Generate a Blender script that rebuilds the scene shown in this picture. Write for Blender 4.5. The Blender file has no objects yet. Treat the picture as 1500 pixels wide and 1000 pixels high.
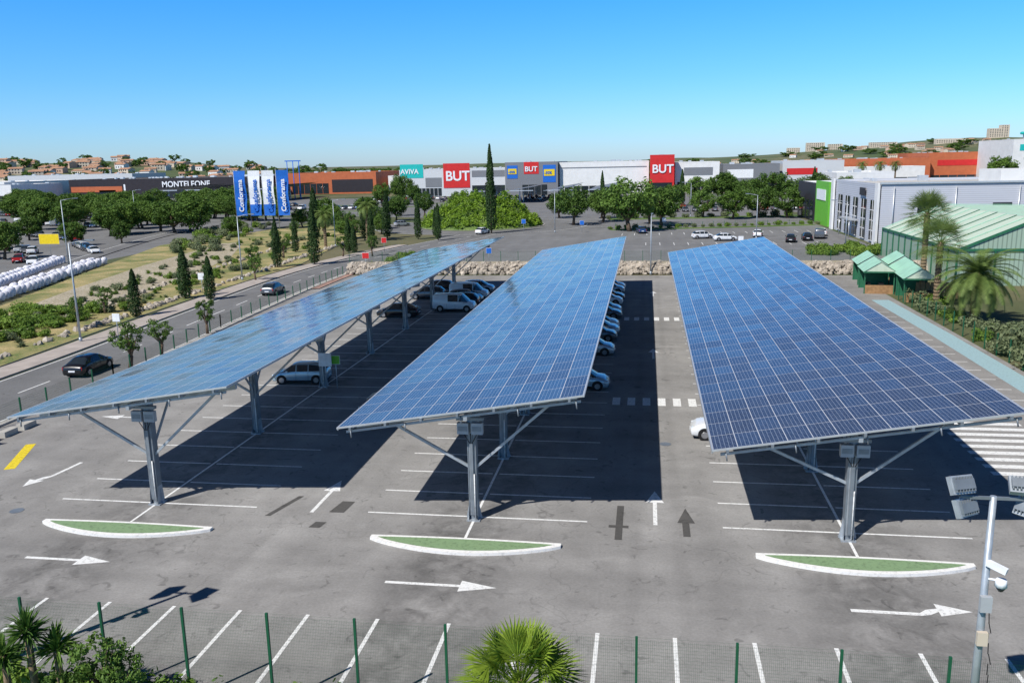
import bpy, math, random
from mathutils import Matrix, Vector, noise
random.seed(7)
S=bpy.context.scene
rad=math.radians
U=random.uniform
# ------------------------------------------------------------------ materials
MATS={}
def mat(name,col,rough=0.8,metal=0.0,var=0.12,scale=3.0,spec=0.3,coat=0.0,bump=0.0,fine=None):
    if name in MATS: return MATS[name]
    m=bpy.data.materials.new(name); m.use_nodes=True; nt=m.node_tree; b=nt.nodes['Principled BSDF']
    b.inputs['Roughness'].default_value=rough; b.inputs['Metallic'].default_value=metal
    b.inputs['Specular IOR Level'].default_value=spec; b.inputs['Coat Weight'].default_value=coat
    tc=nt.nodes.new('ShaderNodeTexCoord')
    n=nt.nodes.new('ShaderNodeTexNoise'); n.inputs['Scale'].default_value=scale; n.inputs['Detail'].default_value=6
    nt.links.new(tc.outputs['Object'],n.inputs['Vector'])
    r=nt.nodes.new('ShaderNodeValToRGB'); e=r.color_ramp.elements
    e[0].position=0.3; e[1].position=0.7
    e[0].color=[max(0,c*(1-var)) for c in col]+[1]; e[1].color=[min(1,c*(1+var)) for c in col]+[1]
    nt.links.new(n.outputs['Fac'],r.inputs['Fac']); nt.links.new(r.outputs['Color'],b.inputs['Base Color'])
    if bump:
        bp=nt.nodes.new('ShaderNodeBump'); bp.inputs['Strength'].default_value=bump; bp.inputs['Distance'].default_value=0.05
        nt.links.new(n.outputs['Fac'],bp.inputs['Height']); nt.links.new(bp.outputs['Normal'],b.inputs['Normal'])
    MATS[name]=m; return m
def N(nt,t,**k):
    n=nt.nodes.new(t)
    for a,v in k.items(): setattr(n,a,v)
    return n
def mathn(nt,op,a,b=None,c=None):
    n=nt.nodes.new('ShaderNodeMath'); n.operation=op
    for i,x in enumerate((a,b,c)):
        if x is None: continue
        if isinstance(x,(int,float)): n.inputs[i].default_value=x
        else: nt.links.new(x,n.inputs[i])
    return n.outputs[0]
def mixc(nt,f,a,b,mode='MIX'):
    n=nt.nodes.new('ShaderNodeMix'); n.data_type='RGBA'; n.blend_type=mode
    for i,x in ((0,f),(6,a),(7,b)):
        if isinstance(x,(int,float)): n.inputs[i].default_value=x
        elif isinstance(x,(tuple,list)): n.inputs[i].default_value=list(x)+[1]
        else: nt.links.new(x,n.inputs[i])
    return n.outputs[2]
def asphalt(name,base,warm=(1.04,1.0,.95),contrast=1.0,crack=.86,lot=False):
    m=bpy.data.materials.new(name); m.use_nodes=True; nt=m.node_tree; b=nt.nodes['Principled BSDF']
    tc=N(nt,'ShaderNodeTexCoord').outputs['Object']
    def noi(s,d=5,r=.6,vec=tc,dist=0):
        n=N(nt,'ShaderNodeTexNoise'); n.inputs['Scale'].default_value=s; n.inputs['Detail'].default_value=d; n.inputs['Roughness'].default_value=r; n.inputs['Distortion'].default_value=dist
        nt.links.new(vec,n.inputs['Vector']); return n.outputs['Fac']
    mp=N(nt,'ShaderNodeMapping'); mp.inputs['Scale'].default_value=(1,0.10,1); nt.links.new(tc,mp.inputs['Vector'])
    mp2=N(nt,'ShaderNodeMapping'); mp2.inputs['Scale'].default_value=(.12,1,1); nt.links.new(tc,mp2.inputs['Vector'])
    big=noi(.07,4); med=noi(.5,6,.65); fine=noi(9,4,.7); streak=noi(.45,3,.5,mp.outputs[0]); streak2=noi(.5,3,.5,mp2.outputs[0]); sp=noi(1.3,3,.5,tc,1.5); lt=noi(.22,5,.6,tc,.8)
    v=mathn(nt,'MULTIPLY_ADD',big,.6*contrast,1-.3*contrast)
    v=mathn(nt,'MULTIPLY',v,mathn(nt,'MULTIPLY_ADD',med,.5*contrast,1-.25*contrast))
    v=mathn(nt,'MULTIPLY',v,mathn(nt,'MULTIPLY_ADD',fine,.6,.7))
    v=mathn(nt,'MULTIPLY',v,mathn(nt,'MULTIPLY_ADD',streak,.4*contrast,1-.2*contrast))
    v=mathn(nt,'MULTIPLY',v,mathn(nt,'MULTIPLY_ADD',streak2,.3*contrast,1-.15*contrast))
    def maprange(src,a,c_,o0,o1,sm=False):
        mr=N(nt,'ShaderNodeMapRange'); mr.inputs[1].default_value=a; mr.inputs[2].default_value=c_; mr.inputs[3].default_value=o0; mr.inputs[4].default_value=o1
        if sm: mr.interpolation_type='SMOOTHSTEP'
        nt.links.new(src,mr.inputs[0]); return mr.outputs[0]
    v=mathn(nt,'MULTIPLY',v,maprange(sp,.62,.72,1,.68)); v=mathn(nt,'MULTIPLY',v,maprange(lt,.56,.66,1,1.15))
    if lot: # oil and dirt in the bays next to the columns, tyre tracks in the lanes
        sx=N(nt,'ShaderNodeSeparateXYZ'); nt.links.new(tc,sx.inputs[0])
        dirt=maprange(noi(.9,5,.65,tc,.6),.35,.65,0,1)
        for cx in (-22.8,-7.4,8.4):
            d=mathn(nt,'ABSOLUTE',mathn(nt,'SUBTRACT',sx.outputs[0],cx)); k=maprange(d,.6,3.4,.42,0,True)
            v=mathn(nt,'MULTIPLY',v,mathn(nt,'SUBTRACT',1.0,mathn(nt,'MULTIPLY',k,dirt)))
        for cx in (-16.0,-14.1,-.3,1.5,15.6,17.4):
            d=mathn(nt,'ABSOLUTE',mathn(nt,'SUBTRACT',sx.outputs[0],cx)); v=mathn(nt,'MULTIPLY',v,maprange(d,.05,.45,.93,1,True))
        for cy_ in (27.9,29.9):
            d=mathn(nt,'ABSOLUTE',mathn(nt,'SUBTRACT',sx.outputs[1],cy_)); v=mathn(nt,'MULTIPLY',v,maprange(d,.05,.5,.93,1,True))
    vo=N(nt,'ShaderNodeTexVoronoi'); vo.feature='DISTANCE_TO_EDGE'; vo.inputs['Scale'].default_value=.11
    wn=N(nt,'ShaderNodeTexNoise'); wn.inputs['Scale'].default_value=.7
    va=N(nt,'ShaderNodeVectorMath',operation='MULTIPLY_ADD'); nt.links.new(tc,wn.inputs['Vector']); nt.links.new(wn.outputs['Color'],va.inputs[0]); va.inputs[1].default_value=(3,3,0); nt.links.new(tc,va.inputs[2])
    nt.links.new(va.outputs[0],vo.inputs['Vector'])
    v=mathn(nt,'MULTIPLY',v,maprange(vo.outputs['Distance'],0,.005,crack,1))
    col=N(nt,'ShaderNodeCombineColor')
    for i in range(3): nt.links.new(mathn(nt,'MULTIPLY',v,base*warm[i]),col.inputs[i])
    nt.links.new(col.outputs[0],b.inputs['Base Color']); b.inputs['Roughness'].default_value=.9; b.inputs['Specular IOR Level'].default_value=.2
    MATS[name]=m; return m
def paint(name,colr,wear=.35):
    m=bpy.data.materials.new(name); m.use_nodes=True; nt=m.node_tree; b=nt.nodes['Principled BSDF']
    tc=N(nt,'ShaderNodeTexCoord').outputs['Object']
    n=N(nt,'ShaderNodeTexNoise'); n.inputs['Scale'].default_value=6; n.inputs['Detail'].default_value=8; n.inputs['Roughness'].default_value=.75; nt.links.new(tc,n.inputs['Vector'])
    r=N(nt,'ShaderNodeValToRGB'); e=r.color_ramp.elements; e[0].position=.36; e[1].position=.5
    e[0].color=[c*(1-wear)*.9 for c in colr]+[1]; e[1].color=list(colr)+[1]
    nt.links.new(n.outputs['Fac'],r.inputs['Fac']); nt.links.new(r.outputs['Color'],b.inputs['Base Color']); b.inputs['Roughness'].default_value=.7
    MATS[name]=m; return m
def foliage(name,dark,light,clump=.6,transl=.25):
    m=bpy.data.materials.new(name); m.use_nodes=True; nt=m.node_tree; b=nt.nodes['Principled BSDF']
    tc=N(nt,'ShaderNodeTexCoord').outputs['Object']
    n=N(nt,'ShaderNodeTexNoise'); n.inputs['Scale'].default_value=clump; n.inputs['Detail'].default_value=3; nt.links.new(tc,n.inputs['Vector'])
    g=N(nt,'ShaderNodeNewGeometry'); oi=N(nt,'ShaderNodeObjectInfo')
    v=mathn(nt,'ADD',mathn(nt,'MULTIPLY',n.outputs['Fac'],.9),mathn(nt,'MULTIPLY',g.outputs['Random Per Island'],.45))
    v=mathn(nt,'ADD',v,mathn(nt,'MULTIPLY_ADD',oi.outputs['Random'],.4,-.32))
    c=mixc(nt,v,dark,light); nt.links.new(c,b.inputs['Base Color'])
    b.inputs['Roughness'].default_value=.6; b.inputs['Specular IOR Level'].default_value=.25
    tr=N(nt,'ShaderNodeBsdfTranslucent'); nt.links.new(c,tr.inputs['Color'])
    ms=N(nt,'ShaderNodeMixShader'); ms.inputs[0].default_value=transl
    nt.links.new(b.outputs[0],ms.inputs[1]); nt.links.new(tr.outputs[0],ms.inputs[2]); nt.links.new(ms.outputs[0],nt.nodes['Material Output'].inputs['Surface'])
    MATS[name]=m; return m
def panelmat():
    m=bpy.data.materials.new('solar_glass'); m.use_nodes=True; nt=m.node_tree; b=nt.nodes['Principled BSDF']
    uv=N(nt,'ShaderNodeUVMap'); sx=N(nt,'ShaderNodeSeparateXYZ'); nt.links.new(uv.outputs[0],sx.inputs[0])
    u=sx.outputs[0]; v=sx.outputs[1]
    def line(x,period,half):
        f=mathn(nt,'FRACT',mathn(nt,'DIVIDE',x,period)); d=mathn(nt,'MULTIPLY',mathn(nt,'MINIMUM',f,mathn(nt,'SUBTRACT',1.0,f)),period)
        return mathn(nt,'LESS_THAN',d,half)
    PU,PV=1.0,1.66
    frame=mathn(nt,'MAXIMUM',line(u,PU,.016),line(v,PV,.016))
    cell=mathn(nt,'MAXIMUM',line(u,PU/6,.0062),line(v,PV/10,.0062))
    bus=line(mathn(nt,'ADD',u,.03),PU/18,.0010)
    iu=mathn(nt,'FLOOR',mathn(nt,'DIVIDE',u,PU)); iv=mathn(nt,'FLOOR',mathn(nt,'DIVIDE',v,PV))
    cv=N(nt,'ShaderNodeCombineXYZ'); nt.links.new(iu,cv.inputs[0]); nt.links.new(iv,cv.inputs[1])
    wn=N(nt,'ShaderNodeTexWhiteNoise'); nt.links.new(cv.outputs[0],wn.inputs['Vector'])
    cv2=N(nt,'ShaderNodeCombineXYZ'); nt.links.new(mathn(nt,'FLOOR',mathn(nt,'MULTIPLY',u,6/PU)),cv2.inputs[0]); nt.links.new(mathn(nt,'FLOOR',mathn(nt,'MULTIPLY',v,10/PV)),cv2.inputs[1])
    wn2=N(nt,'ShaderNodeTexWhiteNoise'); nt.links.new(cv2.outputs[0],wn2.inputs['Vector'])
    k=mathn(nt,'MULTIPLY_ADD',wn.outputs['Value'],.35,.0); k=mathn(nt,'MULTIPLY_ADD',wn2.outputs['Value'],.65,k)
    base=mixc(nt,k,(.006,.015,.042),(.018,.036,.088))
    c=mixc(nt,bus,base,(.25,.28,.34)); c=mixc(nt,cell,c,(.34,.39,.47)); c=mixc(nt,frame,c,(.56,.58,.62))
    # dust film, streaky down the slope
    tc=N(nt,'ShaderNodeMapping'); tc.inputs['Scale'].default_value=(.25,1.2,1); nt.links.new(uv.outputs[0],tc.inputs['Vector'])
    dn=N(nt,'ShaderNodeTexNoise'); dn.inputs['Scale'].default_value=.5; dn.inputs['Detail'].default_value=6; nt.links.new(tc.outputs[0],dn.inputs['Vector'])
    c=mixc(nt,mathn(nt,'MULTIPLY',dn.outputs['Fac'],.06),c,(.45,.43,.40)); nt.links.new(c,b.inputs['Base Color'])
    b.inputs['Specular IOR Level'].default_value=.5
    nt.links.new(mathn(nt,'MULTIPLY_ADD',frame,.3,mathn(nt,'MULTIPLY_ADD',dn.outputs['Fac'],.16,.05)),b.inputs['Roughness'])
    geo=N(nt,'ShaderNodeNewGeometry'); sub=N(nt,'ShaderNodeVectorMath',operation='SUBTRACT'); nt.links.new(wn.outputs['Color'],sub.inputs[0]); sub.inputs[1].default_value=(.5,.5,.5)
    sc=N(nt,'ShaderNodeVectorMath',operation='SCALE'); nt.links.new(sub.outputs[0],sc.inputs[0]); sc.inputs['Scale'].default_value=.03
    ad=N(nt,'ShaderNodeVectorMath',operation='ADD'); nt.links.new(geo.outputs['Normal'],ad.inputs[0]); nt.links.new(sc.outputs[0],ad.inputs[1])
    no=N(nt,'ShaderNodeVectorMath',operation='NORMALIZE'); nt.links.new(ad.outputs[0],no.inputs[0]); nt.links.new(no.outputs[0],b.inputs['Normal'])
    return m
def groundmat():
    m=bpy.data.materials.new('earth'); m.use_nodes=True; nt=m.node_tree; b=nt.nodes['Principled BSDF']
    tc=N(nt,'ShaderNodeTexCoord').outputs['Object']
    a=N(nt,'ShaderNodeTexNoise'); a.inputs['Scale'].default_value=.02; a.inputs['Detail'].default_value=8; nt.links.new(tc,a.inputs['Vector'])
    c=N(nt,'ShaderNodeTexNoise'); c.inputs['Scale'].default_value=.9; c.inputs['Detail'].default_value=8; nt.links.new(tc,c.inputs['Vector'])
    r=N(nt,'ShaderNodeValToRGB'); e=r.color_ramp.elements; e[0].position=.4; e[1].position=.6; e[0].color=(.07,.10,.03,1); e[1].color=(.26,.21,.12,1)
    nt.links.new(a.outputs['Fac'],r.inputs['Fac'])
    x=mixc(nt,mathn(nt,'MULTIPLY',c.outputs['Fac'],.7),r.outputs['Color'],(.05,.06,.02),'MIX'); nt.links.new(x,b.inputs['Base Color']); b.inputs['Roughness'].default_value=.95
    return m
def drygrass(name,c0,c1,c2,s=1.2):
    m=bpy.data.materials.new(name); m.use_nodes=True; nt=m.node_tree; b=nt.nodes['Principled BSDF']
    tc=N(nt,'ShaderNodeTexCoord').outputs['Object']
    a=N(nt,'ShaderNodeTexNoise'); a.inputs['Scale'].default_value=s*.18; a.inputs['Detail'].default_value=6; nt.links.new(tc,a.inputs['Vector'])
    c=N(nt,'ShaderNodeTexNoise'); c.inputs['Scale'].default_value=s*3; c.inputs['Detail'].default_value=8; c.inputs['Roughness'].default_value=.7; nt.links.new(tc,c.inputs['Vector'])
    r=N(nt,'ShaderNodeValToRGB'); e=r.color_ramp.elements; e[0].position=.4; e[1].position=.62; e[0].color=list(c0)+[1]; e[1].color=list(c1)+[1]
    nt.links.new(a.outputs['Fac'],r.inputs['Fac'])
    mr=N(nt,'ShaderNodeMapRange'); mr.inputs[1].default_value=.42; mr.inputs[2].default_value=.62; nt.links.new(c.outputs['Fac'],mr.inputs[0])
    x=mixc(nt,mr.outputs[0],r.outputs['Color'],c2); nt.links.new(x,b.inputs['Base Color']); b.inputs['Roughness'].default_value=.95
    bp=N(nt,'ShaderNodeBump'); bp.inputs['Strength'].default_value=.6; bp.inputs['Distance'].default_value=.2; nt.links.new(c.outputs['Fac'],bp.inputs['Height']); nt.links.new(bp.outputs['Normal'],b.inputs['Normal'])
    MATS[name]=m; return m
def cladding(name,col,period=.35,axis='xy',dark=.75):
    m=bpy.data.materials.new(name); m.use_nodes=True; nt=m.node_tree; b=nt.nodes['Principled BSDF']
    tc=N(nt,'ShaderNodeTexCoord').outputs['Object']; sx=N(nt,'ShaderNodeSeparateXYZ'); nt.links.new(tc,sx.inputs[0])
    if axis=='xy': x=mathn(nt,'ADD',sx.outputs[0],sx.outputs[1])
    else: x=sx.outputs[2]
    f=mathn(nt,'FRACT',mathn(nt,'DIVIDE',x,period)); l=mathn(nt,'GREATER_THAN',f,.72)
    n=N(nt,'ShaderNodeTexNoise'); n.inputs['Scale'].default_value=.35; n.inputs['Detail'].default_value=6; nt.links.new(tc,n.inputs['Vector'])
    c=mixc(nt,l,col,[k*dark for k in col]); c=mixc(nt,mathn(nt,'MULTIPLY',n.outputs['Fac'],.3),c,[k*.6 for k in col])
    nt.links.new(c,b.inputs['Base Color']); b.inputs['Roughness'].default_value=.55
    MATS[name]=m; return m

M_asph=asphalt('asphalt_lot',.268,(1.03,1.0,.96),1.2,.84,True); M_road=asphalt('asphalt_road',.18,(1,1,1.0),.8); M_far=asphalt('asphalt_far',.19,(1,1,1),.9)
M_white=paint('road_paint_white',(.82,.82,.80)); M_kerbw=paint('kerb_paint_white',(.84,.83,.80),.16); M_green=paint('island_green',(.22,.33,.17),.3)
M_yel=paint('road_paint_yellow',(.80,.62,.02)); M_turq=paint('turquoise_paint',(.34,.50,.54),.2); M_patch=asphalt('asphalt_patch',.09)
M_panel=panelmat(); M_alu=mat('aluminium',(.62,.64,.66),.38,.5,.06); M_galv=mat('galvanised_steel',(.42,.46,.50),.45,.4,.18,2.5)
M_galvd=mat('galvanised_dark',(.24,.27,.30),.5,.4,.15,2.5); M_invert=mat('inverter_grey',(.40,.42,.44),.5,0,.06)
M_conc=mat('concrete',(.46,.44,.40),.9,0,.18,1.5); M_pave=mat('pavement',(.42,.37,.33),.9,0,.15,.8); M_pavered=mat('pavement_red',(.38,.24,.19),.9,0,.2,1.0)
M_rock=mat('limestone_rock',(.40,.35,.29),.95,0,.4,1.2); M_grass=drygrass('verge_grass',(.11,.17,.04),(.50,.39,.19),(.30,.26,.10))
M_sand=drygrass('gravel_bed',(.46,.39,.30),(.56,.48,.38),(.26,.24,.13)); M_lawn=drygrass('lawn',(.09,.17,.03),(.18,.24,.06),(.07,.13,.03))
M_fen=mat('fence_green',(.02,.12,.06),.5,.2,.1); M_black=mat('black_rubber',(.015,.015,.016),.7); M_glassd=mat('dark_glass',(.02,.028,.035),.06,0,.1,2,.6)
M_hub=mat('wheel_alloy',(.4,.4,.42),.3,.8); M_red=mat('red_plastic',(.45,.01,.01),.3); M_lens=mat('headlamp_lens',(.75,.78,.8),.08,0,.05,4,.6)
M_bark=mat('bark',(.14,.10,.07),.95,0,.3,6,.2,0,.6); M_palmb=mat('palm_bark',(.22,.16,.10),.95,0,.4,8,.2,0,.8)
M_wwall=mat('white_render',(.76,.76,.75),.8,0,.06,.5); M_redp=mat('red_cladding',(.60,.03,.03),.5,0,.08,.6); M_teal=mat('teal_sign',(.02,.48,.45),.5)
M_blue=mat('banner_blue',(.015,.14,.55),.6); M_bwhite=mat('banner_white',(.80,.82,.85),.6); M_char=mat('charcoal_cladding',(.035,.03,.035),.5,0,.1,.5)
M_ora=mat('terracotta_cladding',(.50,.14,.06),.7,0,.1,.5); M_roofg=mat('flat_roof',(.52,.50,.46),.85,0,.15,.25); M_signy=mat('sign_yellow',(.80,.60,.02),.5)
M_grnS=mat('sign_green',(.15,.48,.05),.5); M_clad=cladding('grey_cladding',(.60,.62,.68),.35,'z'); M_cladd=cladding('dark_grey_cladding',(.22,.23,.25),.5); M_cladh=cladding('light_cladding_h',(.66,.68,.70),.45,'z',.82)
M_ggr=cladding('pale_polycarbonate',(.58,.68,.55),1.0,'xy',.93); M_gwall=cladding('green_polycarbonate',(.36,.48,.38),.5,'xy',.6); M_gdark=mat('green_steel',(.03,.15,.08),.5); M_tile=mat('roof_tile',(.42,.24,.15),.9,0,.3,.8)
M_cream=mat('cream_render',(.62,.53,.42),.9,0,.1,.3); M_kroof=mat('kiosk_green_roof',(.36,.62,.46),.5,0,.12,1); M_wood=mat('wood',(.34,.20,.10),.8,0,.25,3); M_bag=mat('white_bag_fabric',(.74,.74,.80),.8,0,.12,2,.2,0,.6)
F_pine=foliage('foliage_pine',(.030,.070,.012),(.16,.27,.045),.5); F_leaf=foliage('foliage_leaf',(.035,.08,.014),(.16,.27,.05),.6)
F_cyp=foliage('foliage_cypress',(.014,.040,.012),(.06,.115,.028),.9); F_bush=foliage('foliage_bush',(.06,.14,.02),(.26,.38,.06),.7); F_olive=foliage('foliage_grey',(.09,.13,.06),(.28,.32,.17),.7)
F_palm=foliage('foliage_palm',(.05,.10,.02),(.22,.30,.08),.6); F_palml=foliage('foliage_palm_light',(.09,.17,.015),(.38,.50,.06),1.5); F_yuc=foliage('foliage_yucca',(.03,.09,.02),(.18,.30,.05),1.5)
F_mound=foliage('foliage_mound',(.09,.18,.015),(.32,.48,.05),.18)
# ------------------------------------------------------------------ mesh builder
class B:
    def __init__(s): s.v=[];s.f=[];s.m=[];s.mats=[];s.sm=[];s.uv={}
    def mi(s,m):
        if m not in s.mats: s.mats.append(m)
        return s.mats.index(m)
    def face(s,pts,m,smooth=False,uv=None):
        n=len(s.v); s.v+= [tuple(p) for p in pts]; s.f.append(tuple(range(n,n+len(pts)))); s.m.append(s.mi(m)); s.sm.append(smooth)
        if uv: s.uv[len(s.f)-1]=uv
    def box(s,x0,x1,y0,y1,z0,z1,m,M=None,top=None):
        p=[Vector((x,y,z)) for z in (z0,z1) for y in (y0,y1) for x in (x0,x1)]
        if M is not None: p=[M@q for q in p]
        n=len(s.v); s.v+=[tuple(q) for q in p]; k=s.mi(m)
        for i,f in enumerate(((0,2,3,1),(4,5,7,6),(0,1,5,4),(2,6,7,3),(0,4,6,2),(1,3,7,5))):
            s.f.append(tuple(n+j for j in f)); s.m.append(s.mi(top) if (top and i==1) else k); s.sm.append(False)
    def tube(s,p0,p1,r0,r1,m,n=8,cap=True,smooth=True):
        p0=Vector(p0);p1=Vector(p1); d=(p1-p0).normalized(); a=d.orthogonal().normalized(); b=d.cross(a); o=len(s.v); k=s.mi(m)
        for p,r in ((p0,r0),(p1,r1)):
            for i in range(n):
                t=2*math.pi*i/n; s.v.append(tuple(p+a*math.cos(t)*r+b*math.sin(t)*r))
        for i in range(n):
            j=(i+1)%n; s.f.append((o+i,o+j,o+n+j,o+n+i)); s.m.append(k); s.sm.append(smooth)
        if cap:
            s.f.append(tuple(o+i for i in reversed(range(n)))); s.m.append(k); s.sm.append(False)
            s.f.append(tuple(o+n+i for i in range(n))); s.m.append(k); s.sm.append(False)
    def beam(s,p0,p1,w,h,m):
        p0=Vector(p0);p1=Vector(p1); d=(p1-p0).normalized(); up=Vector((0,0,1)) if abs(d.z)<.95 else Vector((0,1,0)); a=d.cross(up).normalized(); b=a.cross(d)
        o=len(s.v);k=s.mi(m)
        for p in (p0,p1):
            for i,j in ((-1,-1),(1,-1),(1,1),(-1,1)): s.v.append(tuple(p+a*i*w/2+b*j*h/2))
        for f in ((0,3,2,1),(4,5,6,7),(0,1,5,4),(1,2,6,5),(2,3,7,6),(3,0,4,7)): s.f.append(tuple(o+i for i in f)); s.m.append(k); s.sm.append(False)
    def prism(s,poly,z0,z1,side,top):
        n=len(poly)
        s.face([(x,y,z1) for x,y in poly],top)
        for i in range(n):
            a=poly[i];b=poly[(i+1)%n]; s.face([(a[0],a[1],z0),(b[0],b[1],z0),(b[0],b[1],z1),(a[0],a[1],z1)],side)
    def mesh(s,name):
        me=bpy.data.meshes.new(name); me.from_pydata(s.v,[],s.f)
        for m in s.mats: me.materials.append(m)
        me.polygons.foreach_set('material_index',s.m); me.polygons.foreach_set('use_smooth',s.sm)
        if s.uv:
            l=me.uv_layers.new(name='UVMap')
            for fi,uvs in s.uv.items():
                for li,u in zip(me.polygons[fi].loop_indices,uvs): l.data[li].uv=u
        me.update(); return me
    def obj(s,name,loc=(0,0,0),rz=0,parent=None):
        return put(s.mesh(name),name,loc,rz,1,parent)
def put(me,name,loc=(0,0,0),rz=0,sc=1,parent=None):
    o=bpy.data.objects.new(name,me); S.collection.objects.link(o); o.location=loc; o.rotation_euler=(0,0,rz)
    o.scale=(sc,)*3 if isinstance(sc,(int,float)) else sc
    if parent: o.parent=parent
    return o
def sheet(name,poly,z,m):
    b=B(); b.face([(x,y,z) for x,y in poly],m); 
    o=b.obj(name); 
    if o.data.polygons[0].normal.z<0: o.data.flip_normals()
    return o
def strip(b,pts,w,z,m,z0=None):
    L=[];Rr=[]
    for i,p in enumerate(pts):
        a=Vector(pts[max(i-1,0)]);c=Vector(pts[min(i+1,len(pts)-1)]); d=(c-a).normalized(); n=Vector((-d.y,d.x)); q=Vector(p); L.append(q+n*w/2); Rr.append(q-n*w/2)
    for i in range(len(pts)-1):
        b.face([(Rr[i].x,Rr[i].y,z),(Rr[i+1].x,Rr[i+1].y,z),(L[i+1].x,L[i+1].y,z),(L[i].x,L[i].y,z)],m)
        if z0 is not None:
            b.face([(L[i].x,L[i].y,z),(L[i+1].x,L[i+1].y,z),(L[i+1].x,L[i+1].y,z0),(L[i].x,L[i].y,z0)],m)
            b.face([(Rr[i].x,Rr[i].y,z0),(Rr[i+1].x,Rr[i+1].y,z0),(Rr[i+1].x,Rr[i+1].y,z),(Rr[i].x,Rr[i].y,z)],m)
def smoothpath(pts,n=8):
    out=[]
    P=[Vector(p) for p in pts]
    for i in range(len(P)-1):
        p0=P[max(i-1,0)];p1=P[i];p2=P[i+1];p3=P[min(i+2,len(P)-1)]
        for k in range(n):
            t=k/n; out.append(tuple(.5*((2*p1)+(p2-p0)*t+(2*p0-5*p1+4*p2-p3)*t*t+(3*p1-p0-3*p2+p3)*t**3)))
    out.append(tuple(P[-1])); return out
def text(body,loc,size,m,parent,rx=90,rz=0,ext=.05,align='LEFT'):
    c=bpy.data.curves.new('lettering','FONT'); c.body=body; c.size=size; c.extrude=ext; c.align_x=align; c.offset=size*.02
    c.materials.append(m); o=bpy.data.objects.new('lettering',c); S.collection.objects.link(o); o.location=loc; o.rotation_euler=(rad(rx),0,rad(rz)); o.parent=parent
    return o
# ------------------------------------------------------------------ camera, sun, sky
H=15.5
cam=bpy.data.cameras.new('camera'); co=bpy.data.objects.new('camera',cam); S.collection.objects.link(co); S.camera=co
Rm=(Matrix.Rotation(rad(9.03),3,'Z')@Matrix.Rotation(rad(90-11.84),3,'X')@Matrix.Rotation(rad(-1.2),3,'Z'))
co.matrix_world=Matrix.Translation((0,0,H))@Rm.to_4x4(); cam.lens=30; cam.sensor_width=36; cam.clip_end=20000
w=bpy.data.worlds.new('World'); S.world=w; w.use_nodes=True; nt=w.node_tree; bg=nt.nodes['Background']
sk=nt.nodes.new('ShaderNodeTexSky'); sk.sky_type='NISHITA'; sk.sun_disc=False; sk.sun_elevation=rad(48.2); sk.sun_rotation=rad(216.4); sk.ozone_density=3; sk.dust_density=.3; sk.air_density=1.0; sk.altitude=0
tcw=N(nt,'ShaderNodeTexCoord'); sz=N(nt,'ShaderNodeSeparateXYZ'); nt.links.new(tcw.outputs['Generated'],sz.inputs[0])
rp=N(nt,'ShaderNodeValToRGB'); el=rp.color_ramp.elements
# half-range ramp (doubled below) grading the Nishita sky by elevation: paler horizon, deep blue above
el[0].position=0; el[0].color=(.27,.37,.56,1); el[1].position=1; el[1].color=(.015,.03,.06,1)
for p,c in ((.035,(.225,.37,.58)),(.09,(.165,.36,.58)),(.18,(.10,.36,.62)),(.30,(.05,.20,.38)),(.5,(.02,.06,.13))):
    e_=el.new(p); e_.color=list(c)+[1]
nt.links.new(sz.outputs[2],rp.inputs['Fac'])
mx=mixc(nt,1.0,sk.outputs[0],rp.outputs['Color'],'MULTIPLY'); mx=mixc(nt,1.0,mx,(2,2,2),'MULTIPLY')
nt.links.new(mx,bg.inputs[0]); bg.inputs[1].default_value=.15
sl=bpy.data.lights.new('sun','SUN'); sl.energy=5.0; sl.angle=rad(.53); sl.color=(1,.965,.91); so=bpy.data.objects.new('sun',sl); S.collection.objects.link(so); so.rotation_euler=Vector((.53,.72,-1)).to_track_quat('-Z','Y').to_euler()
S.view_settings.view_transform='Standard'; S.view_settings.look='None'; S.view_settings.exposure=0
# ------------------------------------------------------------------ ground and roads
g=B(); g.face([(-9000,-3000,0),(9000,-3000,0),(9000,14000,0),(-9000,14000,0)],groundmat()); g.obj('ground')
sheet('parking_lot_asphalt',[(-39.5,21.5),(27,21.5),(27,117.5),(-43,117.5),(-41.7,78),(-39.7,57)],.008,M_asph)
sheet('garden_bed',[(-60,-10),(60,-10),(60,21.3),(-60,21.3)],.004,M_lawn)
road=B(); pth=smoothpath([(-45,-10),(-44.5,30),(-44.6,60),(-46.3,85),(-47.6,110),(-47,130),(-44,152),(-38,180),(-36,192)]); strip(road,pth,8.2,.012,M_road)
for i in range(0,len(pth)-1,2):
    a,b_=pth[i],pth[i+1]; strip(road,[a,b_],.13,.017,M_white)
for off in (-3.85,3.85):
    q=[(x+off,y) for x,y in pth]; strip(road,q,.12,.017,M_white)
road.obj('road')
pv=B(); strip(pv,[(x-5.6,y) for x,y in pth[:52]],2.6,.13,M_pave,0); strip(pv,[(x+4.5,y) for x,y in pth[:44]],.5,.13,M_conc,0); strip(pv,[(x+5.3,y) for x,y in pth[30:46]],1.0,.11,M_pavered,0)
pv.obj('pavement')
ra=B(); cx,cy=-41,213
def ring(b,r0,r1,z,m,n=64):
    for i in range(n):
        a=2*math.pi*i/n;c=2*math.pi*(i+1)/n
        b.face([(cx+r0*math.cos(a),cy+r0*math.sin(a),z),(cx+r1*math.cos(a),cy+r1*math.sin(a),z),(cx+r1*math.cos(c),cy+r1*math.sin(c),z),(cx+r0*math.cos(c),cy+r0*math.sin(c),z)],m)
ring(ra,16,27,.024,M_road); ring(ra,15.6,16,.15,M_conc); ring(ra,26.6,26.8,.029,M_white); ra.obj('roundabout_road')
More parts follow.
